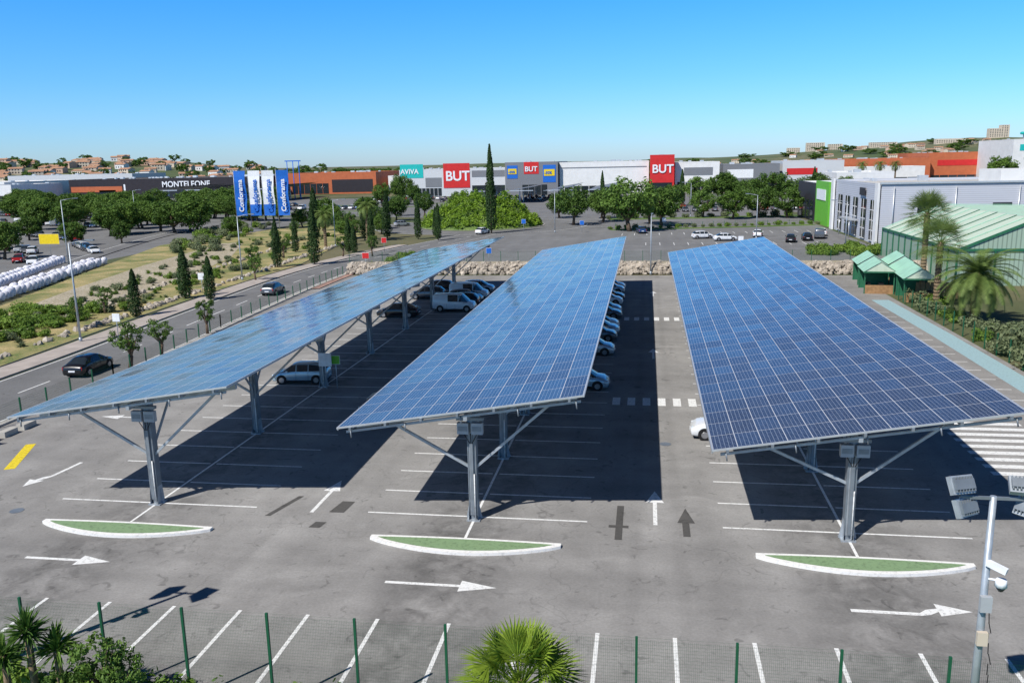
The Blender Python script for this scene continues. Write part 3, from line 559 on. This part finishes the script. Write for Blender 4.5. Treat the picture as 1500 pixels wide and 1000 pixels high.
# palms
def frond(b,base,az,el,L,m,nl=22,ll=.55,droop=1.0,w=.035):
    pts=[]; p=Vector(base); e=el
    for i in range(9):
        pts.append(p.copy()); p=p+Vector((math.cos(az)*math.cos(e),math.sin(az)*math.cos(e),math.sin(e)))*(L/8); e-=droop*.26
    for i in range(8): b.tube(pts[i],pts[i+1],.035*(1-i/9),.035*(1-(i+1)/9),m,4,False)
    side=Vector((-math.sin(az),math.cos(az),0))
    for i in range(nl):
        t=.12+.88*i/nl; k=min(7,int(t*8)); f=t*8-k; q=pts[k].lerp(pts[k+1],f); d=(pts[k+1]-pts[k]).normalized(); l=ll*math.sin(math.pi*min(1,.15+t*.85))**.6+.08
        for s in (-1,1):
            tip=q+(side*s*.8+d*.55+Vector((0,0,-.18)))*l; ww=d*w
            b.face([q-ww,q+ww,tip],m)
def palm(h,L,nf,name,loc,m=F_palm,seed=1,ll=.6,r=.28,droop=1.,nl=24,w=.05,fan=False):
    random.seed(seed); b=B(); k=max(3,int(h/.35))
    for i in range(k):
        z0,z1=h*i/k,h*(i+1)/k; b.tube((0,0,z0),(0,0,z1),r*U(.9,1),r*1.12,M_palmb,10)
    b.tube((0,0,h-.4),(0,0,h+.3),r*1.1,r*.5,M_palmb,10)
    for i in range(nf):
        az=i*2.39996+U(-.15,.15); el=1.35-2.0*(i/nf)+U(-.1,.1)
        if fan:
            d=Vector((math.cos(az)*math.cos(el),math.sin(az)*math.cos(el),math.sin(el))); p0=Vector((0,0,h+.1)); p1=p0+d*L*.55; b.tube(p0,p1,.03,.018,m,4,False)
            s=Vector((-math.sin(az),math.cos(az),0)); up=d.cross(s)
            for j in range(26):
                a=-1.75+3.5*j/25; dd=(d*math.cos(a)+s*math.sin(a)+Vector((0,0,-.12*U(.5,1.5)))).normalized(); l=L*.55*(1-.12*abs(a)); q=s*math.cos(a)*.03-d*math.sin(a)*.03
                b.face([p1-q*.3,p1+dd*l*.55-q,p1+dd*l-Vector((0,0,.10*l)),p1+dd*l*.55+q],m)
        else: frond(b,(0,0,h+.1),az,el,L,m,nl,ll,droop*U(.85,1.1),w)
    return b.obj(name,loc)
palm(8.9,2.9,60,'fan_palm_tree',(30.4,100,0),F_palm,3,.6,.3,fan=True)
palm(6.4,3.0,50,'fan_palm_tree',(29.6,92.5,0),F_palm,9,.6,.3,fan=True)
palm(4.4,4.4,70,'date_palm_tree',(30.2,83.5,0),F_palm,4,.75,.42,.75,30,.06)
palm(2.2,1.75,46,'fan_palm_tree',(-3.05,19.4,0),F_palml,5,.6,.18,fan=True)
palm(7,3,30,'date_palm_tree',(-57,171,0),F_palm,6,.8,.3)
palm(6,3,30,'date_palm_tree',(-62,160,0),F_palm,7,.8,.3)
for i,x in enumerate((100,108,115)): palm(11,4,30,'date_palm_tree',(x,430,0),F_palm,30+i,1,.4)
random.seed(21)
def yucca(loc,seed,h):
    random.seed(seed); b=B(); b.tube((0,0,0),(0,0,h),.11,.09,M_palmb,8)
    for i in range(190):
        a=U(0,6.28); el=U(-.5,1.5); l=U(.55,.85); d=Vector((math.cos(a)*math.cos(el),math.sin(a)*math.cos(el),math.sin(el))); s=Vector((-math.sin(a),math.cos(a),0))*.035; p=Vector((0,0,h+U(-.25,.1))); mid=p+d*l*.5
        b.face([p-s*.5,mid-s,p+d*l-Vector((0,0,.06)),mid+s],F_yuc)
    return b.obj('yucca_plant',loc)
yucca((-17.3,19.7,0),3,2.8); yucca((-16.7,20.0,0),4,2.1); yucca((-17.9,19.4,0),5,2.1)
for x,y,h in ((-15.3,19.9,2.9),(-14.4,19.7,2.4),(-16,19.2,2.0)): put(YOUNG[0],'young_tree',(x,y,0),U(0,6),h/5)
for i in range(22): put(random.choice(BUSH),'shrub',(-19+i*.55+U(-.3,.3),20.1+U(-.3,.3),0),U(0,6),(.8,.8,U(.8,1.2)))
# ------------------------------------------------------------------ fences, walls
def fence(name,pts,h,sp=2.5,mesh_=True,post=.035,z=0,hz=.2,vt=.1,wr=.0022):
    b=B()
    for (xa,ya),(xb,yb) in zip(pts[:-1],pts[1:]):
        L=math.hypot(xb-xa,yb-ya); n=max(1,round(L/sp))
        for i in range(n+1):
            t=i/n; x=xa+(xb-xa)*t; y=ya+(yb-ya)*t; b.box(x-post,x+post,y-post,y+post,z,z+h,M_fen)
        if mesh_:
            dx,dy=(xb-xa)/L,(yb-ya)/L; k=int(L/vt)
            for i in range(k+1):
                x=xa+dx*i*vt;y=ya+dy*i*vt; b.face([(x-dx*wr,y-dy*wr,z+.08),(x+dx*wr,y+dy*wr,z+.08),(x+dx*wr,y+dy*wr,z+h-.08),(x-dx*wr,y-dy*wr,z+h-.08)],M_fen)
            q=.08
            while q<h: b.face([(xa,ya,z+q-wr),(xb,yb,z+q-wr),(xb,yb,z+q+wr),(xa,ya,z+q+wr)],M_fen); q+=hz
    return b.obj(name)
fence('wire_mesh_fence',[(-23.8,21.0),(10.4,21.0),(26.2,21.0)],3.0,2.63,True,.035,0,.1,.05,.0018)
fence('green_post_fence',[(-39.6,30),(-39.9,57.6),(-41.7,78),(-43.2,117.5)],1.35,2.5,True,.04,.0,.15,.08,.004)
fence('green_post_fence',[(-43.2,120.6),(60,120.6)],1.5,2.5,True,.03,1.6,.2,.1,.003)
fence('green_post_fence',[(27,55),(27.2,97)],1.8,2.5,True,.04)
fence('green_post_fence',[(-7,200.5),(38,209)],1.2,2.5,True,.04)
rk=B(); random.seed(3)
def rock(b,c,s):
    n=len(b.v); k=b.mi(M_rock); t=1.618; vs=[(-1,t,0),(1,t,0),(-1,-t,0),(1,-t,0),(0,-1,t),(0,1,t),(0,-1,-t),(0,1,-t),(t,0,-1),(t,0,1),(-t,0,-1),(-t,0,1)]
    fs=[(0,11,5),(0,5,1),(0,1,7),(0,7,10),(0,10,11),(1,5,9),(5,11,4),(11,10,2),(10,7,6),(7,1,8),(3,9,4),(3,4,2),(3,2,6),(3,6,8),(3,8,9),(4,9,5),(2,4,11),(6,2,10),(8,6,7),(9,8,1)]
    Rr=Matrix.Rotation(U(0,6),3,'Z')@Matrix.Rotation(U(0,6),3,'X'); sc=Vector((U(.7,1.3),U(.7,1.1),U(.6,1)))*s/1.9
    for v in vs: q=Vector(v)*U(.8,1.15); q=Vector((q.x*sc.x,q.y*sc.y,q.z*sc.z)); b.v.append(tuple(Rr@q+Vector(c)))
    for f in fs: b.f.append(tuple(n+i for i in f)); b.m.append(k); b.sm.append(False)
rk.prism([(-43,118.9),(60,118.9),(60,121.4),(-43,121.4)],0,1.55,M_rock,M_sand)
for i in range(2300):
    x=U(-43,60); t=random.random(); rock(rk,(x,118.2+t*1.0,.1+t*1.5),U(.2,.45))
rk.obj('rock_retaining_wall')
rw=B()
for i in range(420):
    y=62+U(0,110); rock(rw,(-53.8-(y-62)*.06-U(0,1.0)-random.choice((0,0,5+.06*(y-60))),y,.18),U(.2,.5))
rw.obj('verge_boulders')
bagb=B(); random.seed(8)
def bag(c,s):
    n=len(bagb.v);k=bagb.mi(M_bag); seg=8
    rows=[(0,.36),(.12,.48),(.5,.56),(.8,.48),(.98,.26),(1.0,0.05)]
    a0=U(0,1)
    for z,r in rows:
        for i in range(seg):
            a=2*math.pi*i/seg+a0; sq=1/max(abs(math.cos(a-a0-.39)),abs(math.sin(a-a0-.39)))*.86; bagb.v.append((c[0]+math.cos(a)*r*sq*s*U(.9,1.08),c[1]+math.sin(a)*r*sq*s,c[2]+z*s*U(.9,1.05)))
    for j in range(len(rows)-1):
        for i in range(seg): q=(i+1)%seg; bagb.f.append((n+j*seg+i,n+j*seg+q,n+(j+1)*seg+q,n+(j+1)*seg+i)); bagb.m.append(k); bagb.sm.append(True)
for i in range(34):
    t=i/33
    for k in range(2): bag((-77-14*t+U(-.3,.3)-k*1.6,88+44*t+U(-.2,.2),.1),U(1.0,1.3))
for i in range(20):
    t=i/19; bag((-88-12*t,104+30*t,.12),U(1,1.25)); bag((-89.6-12*t,104.4+30*t,.12),U(1,1.25))
bagb.obj('bulk_bag_row')
# ------------------------------------------------------------------ street furniture
def lamp(x,y,h,a=0,arm=1.8):
    b=B(); b.tube((0,0,0),(0,0,h),.11,.055,M_galv,8); b.tube((0,0,0),(0,0,.5),.16,.14,M_galv,8); d=Vector((math.cos(a),math.sin(a),0))
    b.tube((0,0,h-.05),tuple(d*arm+Vector((0,0,h+.25))),.045,.035,M_galv,6); p=d*arm+Vector((0,0,h+.25)); b.beam(tuple(p-d*.1),tuple(p+d*.75),.28,.12,M_galvd); b.beam(tuple(p-Vector((0,0,.07))+d*.1),tuple(p-Vector((0,0,.07))+d*.65),.2,.03,M_lens)
    b.obj('street_lamp',(x,y,0))
lamp(-51.6,70.3,9.2,0); lamp(-56,112,9,0); lamp(-94,127.5,11,.5); lamp(21.1,171,8.4,2.5); lamp(.7,118,8,1.5,1.2); lamp(-60,160,9,0); lamp(-20,190,9,3); lamp(12,240,9,3); lamp(60,235,9,3); lamp(-140,220,10,0); lamp(-120,262,10,0); lamp(33,150,8,3)
def flood(x,y,h):
    b=B(); b.tube((0,0,0),(0,0,h),.11,.075,M_galv,10); b.beam((-.75,0,h-.05),(.75,0,h-.05),.07,.07,M_galvd)
    for ox,oz,rz_,tz in ((-.75,.26,.35,.5),(.62,.28,-.2,.9),(.8,-.28,-.9,.5),(-.62,-.3,.6,.4)):
        M=Matrix.Translation((ox,-.02,h+oz))@Matrix.Rotation(rz_,4,'Z')@Matrix.Rotation(-tz,4,'X')
        b.box(-.30,.30,-.07,.07,-.22,.22,M_galv,M); b.box(-.25,.25,.071,.085,-.17,.17,M_lens,M); b.box(-.26,.26,-.16,-.071,-.12,.12,M_galvd,M)
        for k in range(7): b.box(-.24+k*.08-.012,-.24+k*.08+.012,-.15,-.071,-.18,.18,M_galvd,M)
        b.tube((ox,0,h-.03),tuple(M@Vector((0,0,0))),.03,.03,M_galvd,6)
    b.tube((0,-.02,h-2.1),(.28,-.2,h-2.05),.03,.03,M_bwhite,6); b.tube((.28,-.2,h-2.02),(.28,-.2,h-2.2),.12,.14,M_bwhite,10); b.tube((.28,-.2,h-2.2),(.28,-.2,h-2.32),.13,.06,M_glassd,10)
    b.beam((-.03,-.08,h-1.65),(.32,-.35,h-1.75),.14,.14,M_bwhite)
    b.box(-.13,.13,-.22,-.09,h-2.9,h-2.5,M_invert); b.box(-.12,.12,-.2,-.09,h-3.8,h-3.45,M_cream)
    for i in range(7):
        b.tube((.1+.02*i,-.15+.02*math.sin(i*3),h-2.9-.28*i),(.12+.02*i+.05*math.sin(i*2),-.16,h-2.9-.28*(i+1)),.012,.012,M_black,5,False)
    b.obj('floodlight_pole',(x,y,0))
flood(8.2,20.5,7.55); flood(-20.9,21.6,7.6)
def sign(x,y,h,m,s=.5,z0=0,w=None):
    b=B(); b.tube((0,0,z0),(0,0,h),.035,.035,M_galv,8); w=w or s; b.box(-w/2,w/2,-.06,-.04,h-s,h,m); b.box(-w/2-.03,w/2+.03,-.04,-.03,h-s-.03,h+.03,M_bwhite); b.obj('traffic_sign',(x,y,0))
sign(-22.3,56.0,2.6,M_bwhite,.9); sign(-21.6,56.2,2.4,M_grnS,.6); sign(-48.9,72,2.4,M_bwhite,.7); sign(-55.5,100,2.6,M_bwhite,.8); sign(-38.2,41.5,1.6,M_bwhite,1.0); sign(-40.5,120,3,M_redp,.8,0,1.0); sign(-24,130,2.6,M_blue,.8); sign(-47,150,2.6,M_redp,.9); sign(-27,190,3,M_blue,.9)
sign(-108,142,4.4,M_signy,1.8,0,4); sign(-14,190,2.6,M_blue,.9); sign(4,196,2.6,M_bwhite,.8); sign(16,150,2.4,M_bwhite,.8)
bl=B()
for i in range(6): bl.box(-38.6+.1*i,-38.1+.1*i,37.5+i*1.5,38.6+i*1.5,.01,.35,M_conc)
bl.box(-38.2,-37.9,40,40.3,.01,.9,M_ora)
bl.obj('concrete_block_row')
e=bpy.data.objects.new('banner_flags',None); S.collection.objects.link(e)
for i,(x,y,m,m2) in enumerate(((-101.5,206,M_blue,M_bwhite),(-97.8,206.3,M_bwhite,M_blue),(-94.0,206,M_bwhite,M_blue),(-90.3,206.2,M_blue,M_bwhite))):
    b=B(); b.tube((x-1.55,y,0),(x-1.55,y,15.3),.08,.05,M_galv,8)
    n=8
    for j in range(n):
        z0=3.6+11.2*j/n; z1=3.6+11.2*(j+1)/n; f=lambda z,s: y+.28*math.sin(z*.9+i)*s
        mm=m if not (m is M_bwhite and j in (0,1)) else m2
        b.face([(x-1.5,y,z0),(x+1.5,f(z0,1),z0),(x+1.5,f(z1,1),z1),(x-1.5,y,z1)],mm,True)
    b.obj('banner',parent=e)
    t=text('Conforama',(x+.75,y-.34,4.6),1.75,m2,e); t.rotation_euler=(rad(90),rad(-90),0)
# ------------------------------------------------------------------ buildings
def building(name,x0,x1,y0,y1,h,wall,roof=M_roofg,parapet=.5,win=None,rz=0,loc=None,extra=None):
    b=B(); b.box(x0,x1,y0,y1,0,h,wall,top=roof)
    pw=.3
    for q in ((x0-.02,x1+.02,y0-.02,y0+pw),(x0-.02,x1+.02,y1-pw,y1+.02),(x0-.02,x0+pw,y0+pw,y1-pw),(x1-pw,x1+.02,y0+pw,y1-pw)): b.box(*q,h+.003,h+parapet,wall,top=M_alu)
    random.seed(int(abs(x0)*7+y0))
    for i in range(int((x1-x0)*(y1-y0)/260)+1):
        x=U(x0+2,x1-4);y=U(y0+2,y1-4); b.box(x,x+U(1,2.5),y,y+U(1,2),h+.01,h+U(.6,1.3),M_alu)
    for (wx0,wx1,z0,z1,m) in (win or []): b.box(wx0,wx1,y0-(.12 if z1-z0<9 else .2),y0-.025,z0,z1,m)
    if extra: extra(b)
    return b.obj(name)
def windows(x0,x1,n,z0,z1,m=M_glassd,gap=.3):
    w=(x1-x0)/n; return [(x0+i*w+gap/2,x0+(i+1)*w-gap/2,z0,z1,m) for i in range(n)]
o=building('retail_store',-119,-66.5,410,460,12.5,M_cladh,win=[(-118.5,-107,9.0,15.5,M_teal),(-97,-84,4.0,15.6,M_redp)]+windows(-110,-98,6,.3,4)+[(-83,-67,.3,5,M_glassd),(-106,-98,4.5,9,M_cladd),(-83,-67,9,12,M_cladd)])
text('AVIVA',(-118.2,409.7,11),3.2,M_bwhite,o); text('BUT',(-96,409.7,7.5),6.4,M_bwhite,o)
o=building('retail_store',-66,-41,405,455,15,M_cladd,win=[(-65,-60,8,14,M_blue),(-57,-50,10,15.5,M_redp),(-48,-42,6,14,M_blue)]+windows(-58,-46,4,.3,5),extra=lambda b:(b.box(-64.5,-60.5,404.7,404.87,10,12.5,M_signy),b.box(-47.5,-42.5,404.7,404.87,9,12,M_signy)))
text('BUT',(-56.6,404.7,11.2),3.2,M_bwhite,o); text('-50%',(-64.4,404.6,10.5),1.6,M_blue,o); text('-50%',(-47.4,404.6,9.8),1.8,M_blue,o)
o=building('retail_store',-40.5,1,408,470,14.5,M_wwall,win=windows(-38,-8,8,.3,4)+[(-40,0,12.2,12.6,M_cladd)])
o=building('retail_tower_sign',1.5,12.5,404,420,17,M_redp,win=[(2.5,11.5,.3,5,M_glassd)])
text('BUT',(2.4,403.7,9.5),5.2,M_bwhite,o)
building('retail_store',13,33,409,450,13.5,M_wwall,win=windows(14,32,5,.4,5)+[(17,30,8,11.5,M_cladd)])
building('retail_store',36,62,425,470,12,M_cladd,win=[(38,50,6,10,M_bwhite)]+windows(38,60,6,.4,4))
building('retail_store',64,92,430,470,13,M_cladh,win=[(66,80,7,10,M_redp)]+windows(66,90,6,.4,4))
o=building('furniture_store',-318,-205,440,500,10.5,M_char,win=[(-300,-290,.3,5,M_glassd),(-262,-240,.3,4.5,M_glassd),(-285,-284,0,8,M_bwhite)]+[(-317,-286,4,7,M_ora)])
text('MONTELEONE',(-262,439.6,6.2),4.3,M_bwhite,o)
building('furniture_store',-202,-150,470,520,11.5,M_ora,win=windows(-200,-178,6,.3,6)+[(-176,-152,1,8,M_char)])
building('furniture_store',-340,-322,400,440,9,M_wwall,win=windows(-339,-323,4,.4,4))
building('warehouse',-520,-350,430,500,10,M_wwall,win=windows(-515,-355,16,.4,4))
building('warehouse',-146,-121,480,520,9,M_wwall,win=windows(-145,-124,5,.4,4))
building('warehouse',-420,-330,520,560,13,M_cladh,win=windows(-415,-335,10,.4,4))
building('retail_store',100,150,495,540,13,M_ora,win=windows(102,148,10,.4,4)+[(104,128,5,8,M_char)])
building('retail_store',150.5,190,500,560,15.5,M_ora,win=windows(152,188,8,.4,4)+[(155,175,9,12,M_redp)])
building('retail_store',175,240,455,500,21,M_wwall,win=[(178,200,16,19,M_teal)]+windows(176,238,10,1,5))
building('warehouse',193,330,520,580,14,M_cladh,win=windows(195,325,14,.4,4))
building('warehouse',75,140,470,490,9,M_wwall,win=windows(76,138,10,.4,4))
building('retail_store',62,80,300,330,9.5,M_wwall,win=windows(63,79,4,.4,4))
b=B()
for i in range(28):
    a=2*math.pi*i/28;c=2*math.pi*(i+1)/28; b.tube((190+6*math.cos(a),470+3*math.sin(a),24.5),(190+6*math.cos(c),470+3*math.sin(c),24.5),.7,.7,M_teal,6)
for sx in (-5,5): b.tube((190+sx,470,21),(190+sx,470,24.5),.25,.25,M_galv,6)
b.obj('rooftop_ring_sign')
def ex(b):
    X=39.95
    for k in range(5):
        y=160+k*6.6; b.box(X-.14,X-.02,y,y+3.2,.4,7.6,M_glassd)
        for j in range(4): b.box(X-.2,X-.145,y-.05,y+3.25,.4+j*1.8,.52+j*1.8,M_wwall)
        b.box(X-.2,X-.145,y+1.55,y+1.65,.4,7.6,M_wwall)
    b.box(X-.6,X-.2,156.9,158.9,.0,10.7,M_wwall); b.box(X-.6,X-.2,193,195.2,0,10.7,M_wwall)
    b.box(X-1.8,X-.21,172,181,3.3,3.6,M_alu)
    for yy in (172.2,180.7): b.tube((X-1.6,yy,0),(X-1.6,yy,3.3),.08,.08,M_alu,8)
    b.box(X-.33,X-.21,167,171,8.2,9.6,M_char)
    for i in range(7): b.box(46+i*12,49+i*12,156.85,156.97,5.6,7.2,M_glassd)
    for i in range(9): b.tube((42+i*10,156.75,0),(42+i*10,156.75,10),.1,.1,M_alu,8)
    b.box(39.6,130.3,156.7,156.95,10.5,10.8,M_alu)
    b.box(60,75,160,170,10.1,12.6,M_wwall); 
building('commercial_building',40,130,157,196,10,M_clad,win=[],extra=ex)
building('commercial_building',40.5,75,200,240,8.6,M_wwall,win=[],extra=lambda b:(b.box(39.9,40.45,200,215,0,9.8,M_grnS),b.box(39.9,40.45,215.1,239,0,9.2,M_char),b.box(39.75,39.88,203,213,5.6,8.0,M_bwhite),[b.box(39.7,39.88,217+i*5,220.5+i*5,.5,5,M_glassd) for i in range(4)]))
# garden-centre greenhouse
b=B(); GX0,GX1,GY0,GY1=36.5,75,108,141
b.face([(GX0,GY0,4.2),(45,GY0,7.8),(45,GY1,7.8),(GX0,GY1,4.2)],M_ggr); b.face([(45,GY0,7.8),(GX1,GY0,7.2),(GX1,GY1,7.2),(45,GY1,7.8)],M_ggr)
b.face([(GX0,GY0+.05,0),(GX1,GY0+.05,0),(GX1,GY0+.05,7.15),(45,GY0+.05,7.75),(GX0,GY0+.05,4.15)],M_gwall)
b.face([(GX0+.05,GY0,0),(GX0+.05,GY1,0),(GX0+.05,GY1,4.15),(GX0+.05,GY0,4.15)],M_gwall)
for i in range(12):
    y=GY0+i*3; b.beam((GX0-.05,y,4.3),(45,y,7.9),.10,.08,M_gdark if i%2==0 else M_kroof); b.beam((GX0-.04,y,0),(GX0-.04,y,4.3),.14,.14,M_gdark); b.beam((45,y,7.9),(GX1,y,7.3),.08,.06,M_kroof)
for i in range(10):
    x=GX0+i*4.2; b.beam((x,GY0-.04,0),(x,GY0-.04,4.2),.14,.14,M_gdark)
b.beam((GX0,GY0-.06,4.25),(GX1,GY0-.06,4.25),.12,.3,M_gdark); b.beam((GX0,GY0-.05,4.25),(45,GY0-.05,7.85),.12,.3,M_gdark); b.beam((GX0-.08,GY0,4.25),(GX0-.08,GY1,4.25),.12,.3,M_gdark)
b.obj('greenhouse')
def kiosk(x,y,n):
    b=B()
    for k in range(n):
        ox=k*3.4
        for px in (0.1,3.2):
            for py in (0.1,4.8): b.box(ox+px-.06,ox+px+.06,py-.06,py+.06,0,2.6,M_gdark)
        b.face([(ox-.15,-.4,2.55),(ox+1.65,-.4,3.7),(ox+1.65,5.3,3.7),(ox-.15,5.3,2.55)],M_kroof); b.face([(ox+1.65,-.4,3.7),(ox+3.4,-.4,2.55),(ox+3.4,5.3,2.55),(ox+1.65,5.3,3.7)],M_kroof)
        b.face([(ox-.1,-.3,2.6),(ox+3.35,-.3,2.6),(ox+1.65,-.3,3.66)],M_ggr)
        b.beam((ox-.15,-.36,2.52),(ox+3.4,-.36,2.52),.08,.14,M_gdark)
        b.box(ox+.1,ox+3.2,.05,.1,0,1.0,M_wood); b.box(ox+.1,ox+3.2,4.8,4.9,0,2.5,M_gdark)
        for j in range(4): b.box(ox+.3+j*.7,ox+.8+j*.7,.6,1.1,0,U(.7,1.3),M_black)
    b.obj('garden_kiosk',(x,y,0),rad(-6))
kiosk(24.6,101.5,2); kiosk(25.5,108.5,2); kiosk(27.2,95.5,1)
b=B()
for i in range(10): b.box(29.2+i*.5,29.6+i*.5,98,98.06,0,1.8,M_wood)
b.obj('wooden_screen_fence')
b=B()
for k in range(4):
    x=-70+k*16; b.face([(x,330,4.5),(x+11,330,6.2),(x+11,385,6.2),(x,385,4.5)],M_galvd)
    b.box(x+.0,x+11,329.9,330.0,4.6,4.9,M_alu)
    for y in range(334,385,10): b.box(x+5,x+5.4,y,y+.4,0,5.2,M_galv)
for k in range(4):
    x=-232+k*17; b.face([(x,380,5.5),(x+13,380,7.6),(x+13,430,7.6),(x,430,5.5)],M_galvd); b.box(x,x+13,379.9,380,5.6,6,M_alu)
    for y in range(384,430,12): b.box(x+6,x+6.4,y,y+.4,0,6.2,M_galv)
b.obj('distant_carports')
b=B()
for x in (-172,-169,-166): b.tube((x,400,0),(x,400,18.5),.25,.2,M_blue,8)
b.beam((-173,400,18.3),(-165,400,18.3),.4,.5,M_blue); b.obj('mast_sign')
# ------------------------------------------------------------------ hills, suburb, far trees
def hz(x,y):
    h=26*math.exp(-((x+640)/300)**2-((y-930)/190)**2)+18*math.exp(-((x+1100)/350)**2-((y-900)/250)**2)+38*math.exp(-((x-640)/420)**2-((y-1800)/330)**2)+16*math.exp(-((x+100)/900)**2-((y-2200)/350)**2)+14*math.exp(-((x-900)/300)**2-((y-1400)/300)**2)
    return h*(1+.25*noise.noise(Vector((x*.006,y*.006,0))))-1.5
b=B(); nx,ny=110,70; hm=drygrass('hill_scrub',(.07,.11,.035),(.20,.18,.10),(.08,.11,.045),.05)
for j in range(ny+1):
    for i in range(nx+1):
        x=-2400+i*45;y=560+j*40; b.v.append((x,y,hz(x,y)))
k=b.mi(hm)
for j in range(ny):
    for i in range(nx): a=j*(nx+1)+i; b.f.append((a,a+1,a+nx+2,a+nx+1)); b.m.append(k); b.sm.append(True)
b.obj('hills')
def house(seed):
    random.seed(seed); b=B(); w,d,h=U(9,14),U(7,9),U(3,5.6); wm=random.choice((M_cream,M_cream,mat('pink_render',(.60,.42,.32),.9),M_wwall))
    b.box(-w/2,w/2,-d/2,d/2,-3,h,wm); r=1.5
    b.face([(-w/2-.4,-d/2-.4,h),(w/2+.4,-d/2-.4,h),(w/2+.4,0,h+r),(-w/2-.4,0,h+r)],M_tile); b.face([(w/2+.4,d/2+.4,h),(-w/2-.4,d/2+.4,h),(-w/2-.4,0,h+r),(w/2+.4,0,h+r)],M_tile)
    for s in (-1,1): b.face([(s*w/2,-d/2,h),(s*w/2,d/2,h),(s*w/2,0,h+r-.15)],wm)
    n=int(w/2.6)
    for fl in ((.9,2.2),(3.5,4.7)):
        if fl[1]<h:
            for i in range(n): x=-w/2+1+i*(w-2)/n; b.box(x,x+1.1,-d/2-.05,-d/2-.01,*fl,M_glassd)
    b.box(w*.2,w*.2+.6,.5,1.1,h+.3,h+r+.6,wm)
    return b.mesh('suburban_house')
HS=[house(i) for i in range(6)]; random.seed(31)
for i in range(130):
    y=U(700,960); x=y*U(-.92,-.46); put(random.choice(HS),'suburban_house',(x,y,max(0,hz(x,y))),U(-.5,.5),1.05)
for i in range(60):
    y=U(1250,1750); x=y*U(.06,.46); put(random.choice(HS),'suburban_house',(x,y,max(0,hz(x,y))),U(-.5,.5),1.1)
for (x,y,w_,h) in ((330,1810,34,16),(372,1830,26,12),(290,1820,24,10),(455,1800,50,9),(545,1700,50,8),(640,1750,26,16),(655,1752,14,22)):
    b=B(); z=hz(x,y); b.box(-w_/2,w_/2,-7,7,-5,h,M_cream,top=M_roofg)
    for fl in range(int(h/3)):
        for i in range(int(w_/4)): b.box(-w_/2+1+i*4,-w_/2+3+i*4,-7.1,-7.02,1+fl*3,2.4+fl*3,M_glassd)
    b.obj('apartment_block',(x,y,z))
FT=[tree_mesh(200+i,8,4.2,.12,F_pine,26,26,.6,1,'distant_tree_mass') for i in range(3)]
ft=B(); random.seed(41)
def addcopy(dst,me,loc,s,m):
    n=len(dst.v); c=math.cos(U(0,6)); sn=math.sqrt(max(0,1-c*c)); k=dst.mi(m)
    for v in me.vertices: x,y,z=v.co; dst.v.append((loc[0]+(x*c-y*sn)*s[0],loc[1]+(x*sn+y*c)*s[0],loc[2]+z*s[1]))
    for p in me.polygons: dst.f.append(tuple(n+i for i in p.vertices)); dst.m.append(k); dst.sm.append(False)
for i in range(120):
    y=U(480,1000); x=y*U(-.95,.5); s=U(.8,1.4)
    addcopy(ft,random.choice(FT),(x,y,max(0,hz(x,y))-.5),(s*1.6,s),F_pine)
for i in range(70):
    y=U(640,930); x=y*U(-.95,-.42); s=U(.7,1.1); addcopy(ft,random.choice(FT),(x,y,max(0,hz(x,y))-.5),(s*1.5,s),F_pine)
for i in range(110):
    y=U(1100,1800); x=y*U(-.45,.5); s=U(.9,1.5); addcopy(ft,random.choice(FT),(x,y,max(0,hz(x,y))-.5),(s*3.0,s),F_pine)
ft.obj('distant_trees')
